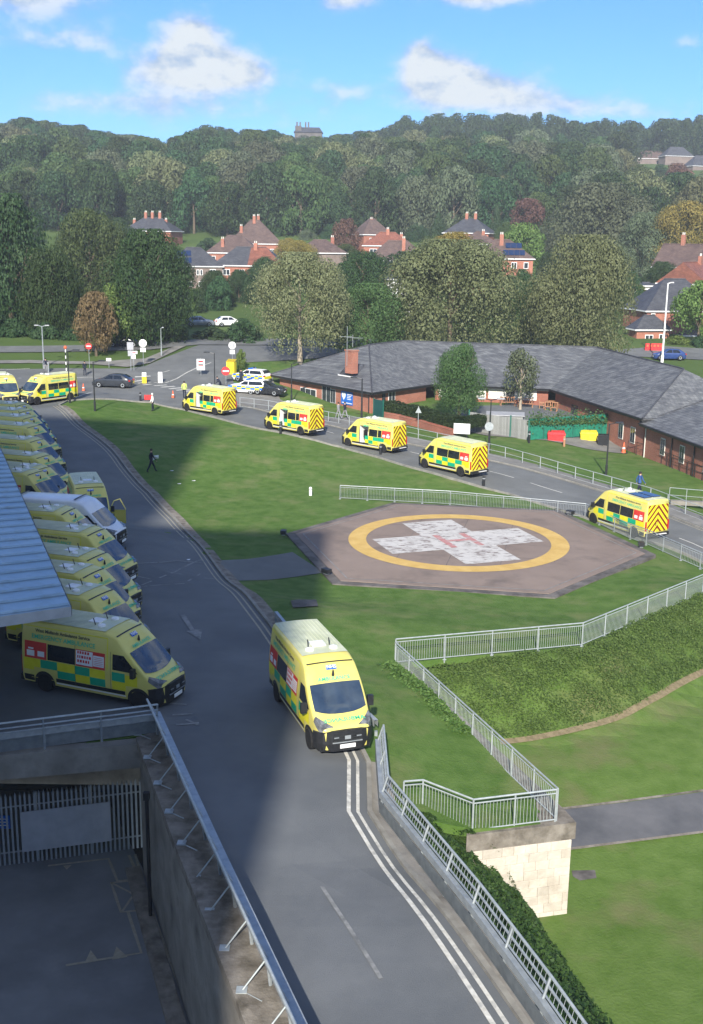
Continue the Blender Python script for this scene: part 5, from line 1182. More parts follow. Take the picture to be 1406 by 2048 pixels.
a, b = Vector(GT(1056, 880)), Vector(GT(1230, 876)); t = thing('mesh_screen', 'green mesh screen fence overgrown with creeper', 'fence', a); d = b-a; L = d.length; ang = math.atan2(d.y, d.x)
MB().box((L/2, 0, 1.0), (L, .03, 2.0)).build('mesh_sheet', M['screen'], t, rot=(0, 0, ang))
for k in range(7): MB().tube(d*(k/6)+Vector((0, -.05, -.1)), d*(k/6)+Vector((0, -.05, 2.15)), .045, 6).build('post', M['gpaint'], t)
P = np.array([tuple(d*random.random()+Vector((random.gauss(0, .12), random.gauss(.0, .16), 1.55+random.gauss(.35, .32)*random.random()*1.6))) for _ in range(2600)]); leaf_scatter('creeper', P, np.array([0, -.6, .4]), .2, LF['mid'], parent=t)
t = thing('garden_shed', 'flat grey roofed shed behind the timber fence', 'shed', GT(1010, 842), rz=-.14); MB().box((0, .6, .3), (3.6, 2.2, .6)).build('wall', M['timber'], t); MB().box((0, .6, .65), (3.9, 2.5, .1)).build('roof', M['fascia'], t)
def bench(label, px, py, rz, chair=False):
    w = .65 if chair else 1.6; t = thing('garden_chair' if chair else 'garden_bench', label, 'chair' if chair else 'bench', GT(px, py), rz, 'wooden garden seats in the courtyard')
    MB().box((0, 0, .43), (w, .5, .05)).build('seat', M['teak'], t); m = MB(); n = 3 if chair else 7
    for k in range(n): m.box((-w/2+.08+k*(w-.16)/(n-1), .24, .68), (.06, .03, .46))
    m.box((0, .24, .92), (w, .04, .08)); m.build('backrest', M['teak'], t)
    for sx in (-1, 1):
        for sy in (-1, 1): MB().box((sx*(w/2-.04), sy*.22, .21), (.06, .06, .42)).build('leg', M['teak'], t)
        MB().box((sx*(w/2-.03), 0, .63), (.06, .52, .05)).build('armrest', M['teak'], t)
o = drape('courtyard', X((900, 815), (1000, 811), (1110, 806), (1160, 842), (1060, 852), (930, 846)), M['asph'], .04, step=1.5); o['kind'] = 'structure'
bench('long wooden bench in the courtyard behind the shed roof', 1050, 815, 0); bench('wooden bench by the white windows nearer the thin tree', 1015, 812, .1)
for k, (x, y, r_, l_) in enumerate(((1083, 817, 1.4, 'left wooden chair of the courtyard group'), (1096, 821, 2.8, 'middle wooden chair of the courtyard group'), (1108, 823, -.4, 'wooden chair turned away beside the patio table'), (1118, 817, -1.5, 'right wooden chair of the courtyard group'))): bench(l_, x, y, r_, True)
t = thing('patio_table', 'round wooden table among the courtyard chairs', 'table', GT(1101, 815)); MB().lathe([(.5, .68), (.5, .72)], 14).build('tabletop', M['teak'], t); MB().tube((0, 0, 0), (0, 0, .7), .06, 6).build('leg', M['teak'], t)

# ------------------------------------------------------------------ street furniture
def post_lamp(name, label, px, py, h, arms=1, mt='blackm', az=0., head=.45, r=.07, lamp='arm', p=None):
    p = p or GT(px, py); t = thing(name, label, 'lamp post', p, az, 'street lamps'); MB().tube((0, 0, -.2), (0, 0, .9), r*1.5, 8).tube((0, 0, .9), (0, 0, h), r, 8, r*.6).build('pole', M[mt], t)
    for k in range(arms):
        s = 1 if k == 0 else -1
        MB().tube((0, 0, h-.05), (s*head*1.3, 0, h+.08), r*.5, 6).build('arm', M[mt], t); MB().box((s*head*1.8, 0, h+.1), (head*1.4, .24, .11)).build('lantern', M['fascia' if arms > 1 else mt], t)
    return t
post_lamp('street_lamp', 'slim black lamp post on the lawn nose at the end of the ambulance road', 140, 806, 5.0)
post_lamp('street_lamp', 'slim black lamp post standing in the shaded lawn left of the white shirted man', 190, 822, 4.6)
post_lamp('street_lamp', 'slim dark lamp post behind the farthest queued ambulance', 430, 792, 4.6, az=R(180))
post_lamp('street_lamp', 'thin dark lamp post before the long brick front with its window', 583, 806, 4.2)
post_lamp('street_lamp', 'black lamp post with an arm before the gable wall and heart sign', 723, 852, 4.6, az=R(180), r=.1)
post_lamp('street_lamp', 'dark post with twin flat lantern heads beside the timber fence', 978, 905, 4.6, arms=2, az=0)
post_lamp('street_lamp', 'slender dark lamp post on the grass before the green mesh screen', 1212, 951, 4.3)
post_lamp('street_lamp', 'tall white lamp column in front of the grey roofed house', 0, 0, 10.4, mt='white', p=GT(1324, 724), r=.14, head=.3)
post_lamp('street_lamp', 'twin headed grey lamp column by the left verge', 0, 0, 5.0, arms=2, mt='galv', p=GT(88, 737), head=.35, r=.09)
post_lamp('street_lamp', 'pale lamp column half hidden by the left trees', 0, 0, 9, mt='galvw', p=GD(134, 668, 165), r=.1)
post_lamp('street_lamp', 'short pale lamp post by the trees beyond the verge', 0, 0, 3.5, mt='galvw', p=GT(323, 712), head=.15, r=.06)
for k, (x, y, h, l_) in enumerate(((362, 492, 7.5, 'pale pole left of a pair on the far grass'), (369, 496, 8.0, 'pale pole right of a pair on the far grass'), (400, 505, 5.0, 'short lamp pole on the far grass'), (415, 494, 6.8, 'pale pole in the middle of the far grass'), (442, 488, 6.0, 'pale pole beside the brown roofed house'))):
    post_lamp('street_lamp', l_, 0, 0, h, mt='galvw', p=GT(x, y), head=.2, r=.1)
def disc(r, n=18, y=0, z=0): return [(r*math.cos(2*math.pi*k/n), y, z+r*math.sin(2*math.pi*k/n)) for k in range(n)]
def sign(name, label, px, py, h, plates, rz=0., mt='galv', p=None, posts=1, r=.035):
    p = p or GT(px, py); t = thing(name, label, 'sign', p, rz)
    for k in range(posts):
        x = 0 if posts == 1 else (k-.5)*.9
        MB().tube((x, .03, -.1), (x, .03, h), r, 6).build('post', M[mt], t)
    for pl in plates:
        kind, z, w, hh, mtc = pl[:5]
        if kind == 'disc':
            m = MB(); m.poly(disc(w/2, 20, -.02, z)[::-1]); m.poly(disc(w/2, 20, .0, z)); a, b = disc(w/2, 20, -.02, z), disc(w/2, 20, 0, z)
            for i in range(20): m.quad(a[i], a[(i+1) % 20], b[(i+1) % 20], b[i])
            o = m.build('plate', M[mtc], t)
            if len(pl) > 5 and pl[5] == 'noentry': MB().box((0, -.03, z), (w*.7, .012, w*.17)).build('bar', M['white'], o)
            if len(pl) > 5 and pl[5] == 'dot': MB().poly(disc(w*.33, 16, -.028, z)[::-1]).build('symbol', M['fascia'], o); MB().box((0, -.035, z), (w*.1, .008, w*.45)).build('arrow', M['white'], o)
        elif kind == 'tri': MB().add([(-w/2, -.02, z), (w/2, -.02, z), (0, -.02, z+hh), (-w/2, 0, z), (w/2, 0, z), (0, 0, z+hh)], ((0, 1, 2), (5, 4, 3), (0, 3, 4, 1), (1, 4, 5, 2), (2, 5, 3, 0))).build('plate', M[mtc], t)
        else:
            o = MB().box((0, -.01, z), (w, .03, hh)).build('plate', M[mtc], t)
            if len(pl) > 5:
                for (q, x, zz, ww, h2, m2) in pl[5]: MB().box((x, -.03, z+zz), (ww, .012, h2)).build('print', M[m2], o)
    return t
sign('no_entry_sign', 'round red no entry sign on twin posts at the left crossing', 179, 735, 2.6, [('disc', 2.55, .75, 0, 'red', 'noentry')], posts=1)
sign('direction_sign', 'pale blue stacked rectangular signs on a tall post on the verge', 262, 742, 3.3, [('box', 2.95, .75, .9, 'fascia'), ('box', 2.1, .6, .65, 'fascia')])
sign('arrow_sign', 'white and red small signs crowded beside the round blue one', 268, 742, 2.4, [('box', 2.2, .95, .35, 'white', [('r', 0, 0, .6, .1, 'red')]), ('box', 1.7, .5, .5, 'white')])
sign('round_sign', 'round white ringed sign with plate beneath, on the verge', 287, 732, 2.9, [('disc', 2.75, .95, 0, 'white', 'dot'), ('box', 1.95, .65, .5, 'white')])
sign('round_sign', 'round white ringed sign with plate beside the yellow cabinet', 465, 735, 3.0, [('disc', 2.7, .9, 0, 'white', 'dot'), ('box', 1.9, .6, .5, 'white')])
sign('no_entry_sign', 'round red no entry sign low beside the yellow cabinet', 452, 770, 1.9, [('disc', 1.6, 1.0, 0, 'red', 'noentry')])
sign('no_entry_board', 'white square board with red no entry emblem above the road', 402, 752, 2.1, [('box', 1.35, .95, 1.3, 'white', [('r', 0, .36, .55, .2, 'red'), ('r', 0, -.02, .6, .14, 'tdark'), ('r', 0, -.16, .6, .08, 'red')])])
sign('back_of_sign', 'grey triangular road sign seen from behind in front of the hedge', 836, 860, 2.3, [('tri', 1.65, .6, .6, 'galvw')], mt='galvw')
sign('round_sign', 'round pale sign seen from behind on the dark lamp post by the fence', 976, 907, 2.7, [('disc', 2.35, .75, 0, 'galvw')], mt='blackm')
sign('notice_board', 'white notice board on two black legs in front of the hedge', 923, 880, 1.55, [('box', 1.05, 1.5, .95, 'white', [('r', 0, .1, .9, .04, 'fascia'), ('r', 0, -.1, .7, .04, 'fascia')])], mt='black', posts=2, rz=-.25, r=.06)
sign('small_sign', 'tiny white and green sign on the left verge', 218, 735, 1.0, [('box', .95, .6, .35, 'white')])
p = GT(463, 748); t = thing('grit_cabinet', 'yellow cabinet beneath the round sign by the road', 'cabinet', p, -.3); MB().prism([(-.5, -.35), (.5, -.35), (.5, .35), (-.5, .35)], 0, 1.5).build('body', M['binyel'], t); MB().add([(-.55, -.4, 1.5), (.55, -.4, 1.5), (.55, .4, 1.75), (-.55, .4, 1.75)], ((0, 1, 2, 3), (3, 2, 1, 0))).build('lid', M['binyel'], t)
def beacon(label, px, py):
    t = thing('crossing_beacon', label, 'beacon', GT(px, py)); n = 8
    for k in range(n): MB().tube((0, 0, k*.36), (0, 0, (k+1)*.36), .06, 8).build('band', M['white' if k % 2 else 'black'], t)
    MB().lathe([(.03, 2.88), (.17, 3.0), (.19, 3.12), (.12, 3.26), (.02, 3.3)], 12).build('globe', M['orange'], t)
beacon('striped black and white crossing beacon pole at the left crossing', 133, 748)
def keep_left(label, px, py, mt):
    t = thing('traffic_bollard', label, 'bollard', GT(px, py), group='island bollards'); MB().prism([(-.25, -.12), (.25, -.12), (.25, .12), (-.25, .12)], 0, .8).build('body', M[mt], t); MB().prism([(-.24, -.11), (.24, -.11), (.24, .11), (-.24, .11)], .8, 1.25).build('top', M['white'], t)
keep_left('yellow and white traffic island bollard at the zebra crossing', 289, 767, 'binyel'); keep_left('all white traffic island bollard at the zebra crossing', 321, 766, 'white')
def cone(label, px, py, h=.75):
    t = thing('traffic_cone', label, 'cone', GT(px, py, .02), group='traffic cones'); MB().box((0, 0, .02), (h*.55, h*.55, .04)).build('base', M['black'], t); MB().lathe([(h*.2, .04), (h*.04, h)], 12).build('cone', M['orange'], t); MB().lathe([(h*.145, h*.4), (h*.105, h*.6)], 12).build('band', M['white'], t)
cone('tall pinkish orange cone by the dark ramp railing', 1247, 906, 1.0); cone('orange cone on the road beside the man in the yellow vest', 346, 796, .8); cone('orange cone on the left road near the dark saloon', 167, 782, .8)
def bollard(label, px, py, h=.95, mt='black'):
    t = thing('bollard', label, 'bollard', GT(px, py), group='bollards'); MB().lathe([(.11, -.1), (.11, h*.9), (.08, h), (.02, h+.02)], 10).build('body', M[mt], t); MB().lathe([(.114, h*.7), (.114, h*.78)], 10).build('band', M['fascia'], t)
bollard('black bollard on the lawn edge behind the black windowed ambulance', 967, 975); bollard('black bollard under the rear wheel of the third queued ambulance', 761, 910); bollard('black bollard beside the second queued ambulance', 561, 868); bollard('black bollard by the red board at the lawn nose', 281, 803); bollard('black capped post at the end of the timber fence', 1058, 886, 1.15); bollard('brown timber post between the two grit bins', 1128, 893, .95, 'teak')
bollard('short white marker post on the open lawn', 621, 991, .62, 'white'); bollard('grey road post left of the striped beacon', 97, 745, 1.2, 'galv')
def grit(label, px, py, mt):
    t = thing('grit_bin', label, 'grit bin', GT(px, py), -.1, 'grit bins'); m = MB(); w = .78
    m.add([(-w, -.38, 0), (w, -.38, 0), (w, .38, 0), (-w, .38, 0), (-w*1.05, -.42, .62), (w*1.05, -.42, .62), (w*1.05, .42, .72), (-w*1.05, .42, .72)], ((3, 2, 1, 0), (0, 1, 5, 4), (1, 2, 6, 5), (2, 3, 7, 6), (3, 0, 4, 7))); m.build('body', M[mt], t)
    m = MB(); m.add([(-w*1.1, -.46, .62), (w*1.1, -.46, .62), (w*1.1, .45, .72), (-w*1.1, .45, .72), (-w*.95, -.3, .82), (w*.95, -.3, .82), (w*.95, .38, .92), (-w*.95, .38, .92)], ((0, 1, 5, 4), (1, 2, 6, 5), (2, 3, 7, 6), (3, 0, 4, 7), (4, 5, 6, 7))); m.build('lid', M[mt], t)
grit('red grit bin before the green mesh screen', 1112, 881, 'red'); grit('yellow grit bin before the green mesh screen', 1177, 880, 'binyel')
for x, l_ in ((1201, 'left black wheeled bin of the pair by the footpath'), (1209, 'right black wheeled bin of the pair by the footpath')):
    t = thing('wheeled_bin', l_, 'bin', GT(x, 891), -.2, 'black wheeled bins'); MB().add([(-.24, -.26, 0), (.24, -.26, 0), (.24, .26, 0), (-.24, .26, 0), (-.29, -.33, 1.0), (.29, -.33, 1.0), (.29, .33, 1.0), (-.29, .33, 1.0)], ((0, 1, 5, 4), (1, 2, 6, 5), (2, 3, 7, 6), (3, 0, 4, 7))).build('body', M['black'], t); MB().box((0, 0, 1.04), (.6, .7, .08)).build('lid', M['black'], t); MB().tube((-.25, .3, .12), (.25, .3, .12), .12, 10).build('wheel', M['tyre'], t)
t = thing('road_board', 'small red board standing on the road by the lawn nose', 'sign', GT(296, 802)); MB().box((0, 0, .38), (.75, .05, .5)).build('panel', M['red'], t); MB().box((-.3, 0, .07), (.05, .4, .14)).box((.3, 0, .07), (.05, .4, .14)).build('feet', M['black'], t)
t = thing('water_barrier', 'red plastic roadworks barrier before the grey roofed house', 'barrier', GT(1308, 701), .05); m = MB(); m.prism([(-1.35, -.22), (1.35, -.22), (1.35, .22), (-1.35, .22)], 0, .35); m.prism([(-1.3, -.12), (1.3, -.12), (1.3, .12), (-1.3, .12)], .35, 1.0); m.build('body', M['red'], t)
for k in range(5): MB().box((-1.0+k*.5, -.14, .68), (.28, .03, .3)).build('recess', M['orange'], t)

# ------------------------------------------------------------------ cars
CAR = Shell([(-2.15, .72), (-2.1, .95), (-1.85, 1.06), (-1.25, 1.42), (-.3, 1.47), (.25, 1.42), (1.05, 1.0), (1.85, .84), (2.15, .62)], [(.2, .80), (.5, .89), (.8, .9), (.95, .86), (1.45, .66)], lambda x: 1-.14*max(0, (abs(x)-1.2)/.95)**2, .2)
EST = Shell([(-2.3, .75), (-2.25, 1.0), (-2.1, 1.3), (-1.7, 1.46), (.2, 1.47), (1.0, 1.02), (1.95, .88), (2.3, .62)], [(.2, .82), (.5, .91), (.85, .92), (1.0, .87), (1.47, .7)], lambda x: 1-.14*max(0, (abs(x)-1.3)/1.0)**2, .2)
def car(label, loc, rz, paint, shell=CAR, name='parked_car', group='parked cars', extra=None, z=.05):
    t = thing(name, label, 'car', loc if len(loc) == 3 else (*loc, T(*loc)+z), rz, group); S = shell; k = 'car%d' % id(S); e = -S.top[0][0]
    xs = list(np.linspace(-e, e, 19)); objd('body', shared(k+'b'+paint, lambda: outward(S.body(xs, FR).data('body', [M[paint]], True), (0, 0, .8))), t)
    objd('windscreen', shared(k+'w', lambda: outward(S.toppatch(lambda v: .30, lambda v: .98, lambda x: S.W(x, S.zt(x))-.07, .012).data('windscreen', [M['glass']], True))), t)
    x0, x1 = (-1.8, -1.3) if S is CAR else (-2.2, -1.85); objd('rear_window', shared(k+'r', lambda: outward(S.toppatch(lambda v: x0, lambda v: x1, lambda x: S.W(x, S.zt(x))-.07, .012).data('rear_window', [M['glass']], True))), t)
    for s in (1, -1):
        q = [((-1.35, .97), (-.32, .97), (-.32, 1.36), (-1.1, 1.36)), ((-.24, .97), (.78, .97), (.22, 1.36), (-.24, 1.36))] if S is CAR else [((-2.0, 1.0), (-.32, 1.0), (-.32, 1.38), (-1.75, 1.38)), ((-.24, 1.0), (.75, 1.0), (.18, 1.38), (-.24, 1.38))]
        for i, c in enumerate(q): objd('side_window', shared(k+'sw%d%d' % (i, s), lambda: outward(S.patch(c, s).data('side_window', [M['glass']]))), t)
        for wx in (-1.35, 1.35):
            tm = shared('cartyre', lambda: MB().lathe([(.18, -.1), (.31, -.1), (.325, -.07), (.325, .07), (.31, .1), (.18, .1)], 20).data('tyre', [M['tyre']])); w = objd('wheel', tm, t, (wx, s*.8, .325), (R(-90)*s, 0, 0)); objd('rim', shared('carrim', lambda: MB().lathe([(.05, .09), (.12, .1), (.2, .105), (.2, -.05)], 14).data('rim', [M['galv']])), w)
            objd('wheel_arch', shared(k+'a%g%d' % (wx, s), lambda: MB().poly([(wx+.4*math.cos(math.pi*j/12), s*(S.W(wx+.4*math.cos(math.pi*j/12), .4)+.005), .33+.4*math.sin(math.pi*j/12)) for j in range(13)]+[(wx-.4, s*(S.W(wx-.4, .3)+.005), .22), (wx+.4, s*(S.W(wx+.4, .3)+.005), .22)]).data('wheel_arch', [M['black']])), t)
        objd('headlight', shared(k+'h%d' % s, lambda: MB().box((e-.18, s*.62, .68), (.3, .3, .13)).data('headlight', [M['hlight']])), t); objd('rear_light', shared(k+'rl%d' % s, lambda: MB().box((-e+.05, s*.68, .82), (.14, .3, .16)).data('rear_light', [M['rlight']])), t)
    objd('number_plate', shared(k+'np', lambda: MB().box((e+.01, 0, .45), (.02, .5, .11)).data('number_plate', [M['plate']])), t)
    if extra == 'police':
        for s in (1, -1):
            for j in range(8):
                for r_ in range(2):
                    x0 = -2.1+j*.52; objd('checker_panel', shared(k+'p%d%d%d' % (j, r_, s), lambda: outward(S.rect(x0, x0+.52, .5+.2*r_, .7+.2*r_, s, .006).data('checker_panel', [M['fluo' if (j+r_) % 2 else 'blue']]))), t)
        objd('light_bar', shared('lbar', lambda: MB().box((-.1, 0, 1.55), (.3, 1.2, .12)).data('light_bar', [M['blue']])), t); objd('rear_marking', shared('rmk', lambda: MB().box((-2.31, 0, .62), (.02, 1.5, .3)).data('rear_marking', [M['fluo']])), t)
    return t
def pv(px, py): p = GT(px, py, .05); return (p[0], p[1], p[2])
M['carblk'] = mat('black_car_paint', (.016, .018, .021), .22, (.022, .025, .03), 2, 3, .5, coat=.5); M['carsil'] = mat('silver_blue_car_paint', (.2, .23, .28), .3, (.25, .28, .33), 2, 3, .5, metal=.3, coat=.3); M['carblu'] = mat('blue_car_paint', (.02, .045, .16), .25, (.03, .06, .2), 2, 3, .5, coat=.5)
M['cargrey'] = mat('dark_grey_car_paint', (.03, .035, .042), .25, (.04, .046, .055), 2, 3, .5, coat=.5)
car('dark saloon car driving over the junction by the zebra crossing', pv(227, 774), R(172), 'cargrey', name='saloon_car', group=None)
car('police estate car with blue and yellow checks by the brick building', pv(503, 763), R(150), 'white', EST, 'police_car', 'police cars', 'police')
car('second police car, only its white and blue end showing behind the black estate', pv(497, 786), R(165), 'white', EST, 'police_car', 'police cars', 'police')
car('black estate car parked in front of the police car', pv(530, 789), R(-15), 'carblk', EST, 'estate_car', None)
car('silver blue car parked on the far driveway by the green lawn', GT(400, 652), R(10), 'carsil'); car('white car parked on the far driveway beside the dark gap', GT(458, 652), R(20), 'white')
car('blue convertible style car passing in front of the red barrier', GT(1337, 719), R(180), 'carblu'); cp_ = GD(1058, 563, 212)
car('dark car parked beside the solar panelled brick house', (cp_[0], cp_[1]), R(60), 'carblk')
car('dark car half hidden beneath the left trees', GT(248, 693), R(5), 'carblk')

# ------------------------------------------------------------------ people
def person(label, p, rz, top, legs, h=1.75, pose='stand', hair='hair', hands='skin', name='person', bag=None):
    k = h/1.75; sw = {'stand': (.10, .06, .08), 'walk': (.34, .30, .28), 'lean': (.2, .1, .5)}[pose]; st, ar, ln = sw[0], sw[1], (.42 if pose == 'lean' else .03)
    V = []; Ed = []; Rr = []
    def v(x, y, z, r, par=None):
        V.append((x*k, y*k, z*k)); Rr.append(r*k)
        if par is not None: Ed.append((par, len(V)-1))
        return len(V)-1
    pel = v(0, 0, .95, .135); ab = v(ln*.25, 0, 1.1, .125, pel); ch = v(ln*.6, 0, 1.32, .145, ab); nb = v(ln, 0, 1.46, .07, ch); nk = v(ln*1.08, 0, 1.52, .055, nb); hd = v(ln*1.15+.015, 0, 1.62, .095, nk); v(ln*1.2+.01, 0, 1.72, .07, hd)
    for s in (1, -1):
        f = s*st; hp = v(.0, s*.09, .88, .10, pel); kn = v(f*.5+.03, s*.095, .48, .068, hp); an = v(f-.02, s*.1, .09, .045, kn); v(f+.13, s*.11, .035, .038, an)
        sh = v(ln*.85, s*.19, 1.42, .062, nb); el = v(ln*.9-f*.35, s*.245, 1.14, .046, sh); wr = v(ln*1.1-f*.6+.1, s*.235, .90 if pose != 'lean' else 1.0, .034, el); v(ln*1.15-f*.6+.13, s*.23, .80 if pose != 'lean' else .92, .03, wr)
    me = bpy.data.meshes.new('body'); me.from_pydata(V, Ed, []); o = bpy.data.objects.new('body', me); col.objects.link(o)
    md = o.modifiers.new('s', 'SKIN'); sv = me.skin_vertices[0].data
    for i, r in enumerate(Rr): sv[i].radius = (r*1.1, r*.9); 
    for i in (1, 2): sv[i].radius = (Rr[i]*1.15, Rr[i]*.85)
    sv[0].use_root = True; o.modifiers.new('d', 'SUBSURF').levels = 1
    dg = bpy.context.evaluated_depsgraph_get(); m2 = bpy.data.meshes.new_from_object(o.evaluated_get(dg)); bpy.data.objects.remove(o)
    m2.materials.clear(); [m2.materials.append(M[q]) for q in (top, legs, 'skin', 'black')]
    for f in m2.polygons:
        c = f.center/k; z = c.z; arm = abs(c.y) > .175
        f.material_index = 3 if z < .09 else 1 if (z < .93 and not (arm and z > .74)) else 2 if (z > 1.49 or (arm and z < .88 and z > .74 and pose != 'lean')) else 0
        f.use_smooth = True
    t = thing(name, label, 'person', p, rz, 'people about the site'); objd('body', m2, t)
    c = V[hd]; MB().lathe([(.02*k, .135*k), (.075*k, .105*k), (.1*k, .05*k), (.098*k, .0), (.085*k, -.03*k)], 12, (c[0]-.022*k, c[1], c[2])).build('hair', M[hair], t, smooth=True)
    MB().lathe([(.006, .02), (.014, -.012), (.006, -.02)], 6, (c[0]+.1*k, 0, c[2]-.005)).build('nose', M['skin'], t)
    return t
M['hivis'] = mat('hi_vis_vest', (.62, .75, .12), .6, (.7, .82, .2), 6, 3, .3); M['navy'] = mat('navy_clothing', (.015, .02, .035), .8, (.025, .03, .05), 6, 3, .2); M['jacket'] = mat('blue_jacket', (.03, .08, .22), .7, (.05, .11, .28), 6, 3, .2); M['greycl'] = mat('grey_clothing', (.2, .2, .21), .8, (.27, .27, .28), 6, 3, .2); M['greencl'] = mat('green_uniform', (.02, .07, .05), .8, (.03, .09, .065), 6, 3, .2)
person('man in a yellow hi vis vest standing by the farthest queued ambulance', GT(369, 797, .06), R(95), 'hivis', 'navy', 1.85)
person('white haired man in a white shirt standing on the lawn edge', GT(306, 822), R(200), 'white', 'navy', 1.78, hair='white')
person('dark clothed person carrying a white sheet across the shaded lawn', GT(303, 944), R(20), 'navy', 'navy', 1.8, 'walk')
p = Vector(GT(309, 944)); t = thing('white_sheet', 'crumpled white sheet held by the person on the lawn', 'sheet', (p.x, p.y-.12, p.z+1.05)); MB().add([(-.3, 0, .1), (-.1, -.08, -.15), (.12, .02, .0), (.0, -.1, .25), (.38, -.05, .3), (.36, 0, .02), (.2, -.1, .16)], ((0, 1, 2, 3), (3, 2, 6), (6, 2, 5, 4), (3, 6, 4))).build('sheet', M['white'], t)
person('officer in dark uniform at the left end of the police car', GT(482, 768), R(60), 'navy', 'navy'); person('officer in dark uniform in the middle of the police car side', GT(495, 766), R(120), 'navy', 'navy'); person('officer in dark uniform nearest the black estate car', GT(509, 764), R(170), 'navy', 'navy')
person('dark clothed person bending beside the lamp post behind the farthest ambulance', GT(441, 782), R(150), 'navy', 'navy', 1.6, 'lean')
person('grey topped pedestrian walking on the far pavement below the heart sign', GT(677, 838, .13), R(140), 'greycl', 'greycl', 1.7, 'walk'); person('pedestrian in a dark top walking on the far pavement below the heart sign', GT(690, 838, .13), R(140), 'navy', 'greycl', 1.75, 'walk')
person('man in a blue jacket walking on the pavement near the last ambulance', GT(1277, 990, .13), R(20), 'jacket', 'navy', 1.8, 'walk')
person('ambulance worker in white leaning at the second ambulance doorway', GT(561, 862, .05), R(120), 'white', 'greencl', 1.7, 'lean')
person('dark figure waiting near the round no entry sign at the left crossing', GT(170, 752), R(-60), 'navy', 'navy', 1.75); person('dark figure beside the twin headed lamp column', GT(92, 745), R(-90), 'navy', 'greycl', 1.7)
for k, (x, y) in enumerate(((358, 968), (387, 962), (375, 1120), (343, 942))): 
    t = MB().add([(-.14, -.05, .03), (.12, -.08, .02), (.16, .07, .05), (-.1, .09, .02)], ((0, 1, 2, 3),)).build('paper_scrap', M['white'], loc=GT(x, y)); tag(t, ['scrap of white paper on the shaded lawn, nearer the road', 'scrap of white paper on the shaded lawn, farther from the road', 'scrap of white paper lying on the ambulance road', 'tiny paper scrap on the lawn beyond the person with the sheet'][k], 'litter', 'paper scraps')
# ------------------------------------------------------------------ trees
def crown_data(key, seed, prof, boughs, per, leaf, mt, bs=(.26, .4), squash=.8, inner=.12):
    def mk():
        g = np.random.default_rng(seed); P = []; Nn = []
        for b in range(boughs):
            h = g.random()**.9; r = interp(h, prof); a = g.random()*6.283; q = r*(1-.55*g.random()**2.2); c = np.array([q*math.cos(a)*.86, q*math.sin(a)*.86, .04+h*.90]); s = g.uniform(*bs)*(.6+.4*r)
            n = g.normal(size=(per, 3)); n[:, 2] += .35; n /= np.linalg.norm(n, axis=1)[:, None]
            rad = s*(1-inner*3*g.random(per)**2)
            p = c+n*rad[:, None]*np.array([1, 1, squash*.8]); P.append(p); Nn.append(n)
        P = np.concatenate(P); Nn = np.concatenate(Nn); P[:, 2] = np.clip(P[:, 2], -.06, 1.04)
        n = len(P); a = Nn+g.normal(size=(n, 3))*.24; a /= np.linalg.norm(a, axis=1)[:, None]; r = g.normal(size=(n, 3)); u = np.cross(a, r); u /= np.linalg.norm(u, axis=1)[:, None]+1e-9; w = np.cross(a, u); s = (leaf*(.6+.9*g.random(n)))[:, None]
        k = np.array([1, 1, .8]); v = np.stack([P-u*s*.55*k, P+w*s*.38*k, P+u*s*.55*k, P-w*s*.38*k], 1).reshape(-1, 3)
        return quads('crown', v, mt, data_only=True, vals=g.random(n))
    return shared(('crown', key), mk)
def trunk_data(key, mt, seed=1, limbs=7, r=.03, bare=False):
    def mk():
        g = random.Random(seed); m = MB(); pts = [Vector((0, 0, -.04)), Vector((.008, .0, .25)), Vector((-.006, .01, .55)), Vector((.01, -.005, .9))]
        for i in range(3): m.tube(pts[i], pts[i+1], r*(1-.28*i), 7, r*(1-.28*(i+1)), cap=False)
        for k in range(limbs):
            h = g.uniform(.3, .75); a = g.random()*6.28; L = g.uniform(.18, .34)*(1.3 if bare else 1); o = Vector((0, 0, h)); e = o+Vector((math.cos(a)*L*.6, math.sin(a)*L*.6, L*.75)); m.tube(o, e, r*.42, 5, r*.16, cap=False)
            for q in range(3 if bare else 1):
                b = a+g.uniform(-1, 1); o2 = o.lerp(e, g.uniform(.5, 1)); e2 = o2+Vector((math.cos(b)*L*.35, math.sin(b)*L*.35, L*.5)); m.tube(o2, e2, r*.17, 4, r*.05, cap=False)
        return m.data('trunk', [mt], True)
    return shared(('trunk', key), mk)
BROAD = [(0, .8), (.15, .96), (.45, 1), (.7, .86), (.88, .6), (1, .25)]; ROUND = [(0, .5), (.15, .8), (.4, 1), (.7, .85), (.9, .5), (1, .15)]; DOME = [(0, .85), (.2, 1), (.5, .92), (.75, .66), (1, .15)]; CONE = [(0, 1), (.3, .78), (.6, .5), (.85, .24), (1, .04)]; TALL = [(0, .5), (.2, .85), (.5, 1), (.8, .7), (1, .2)]; SPARSE = [(0, .55), (.3, .9), (.6, .8), (.85, .5), (1, .15)]
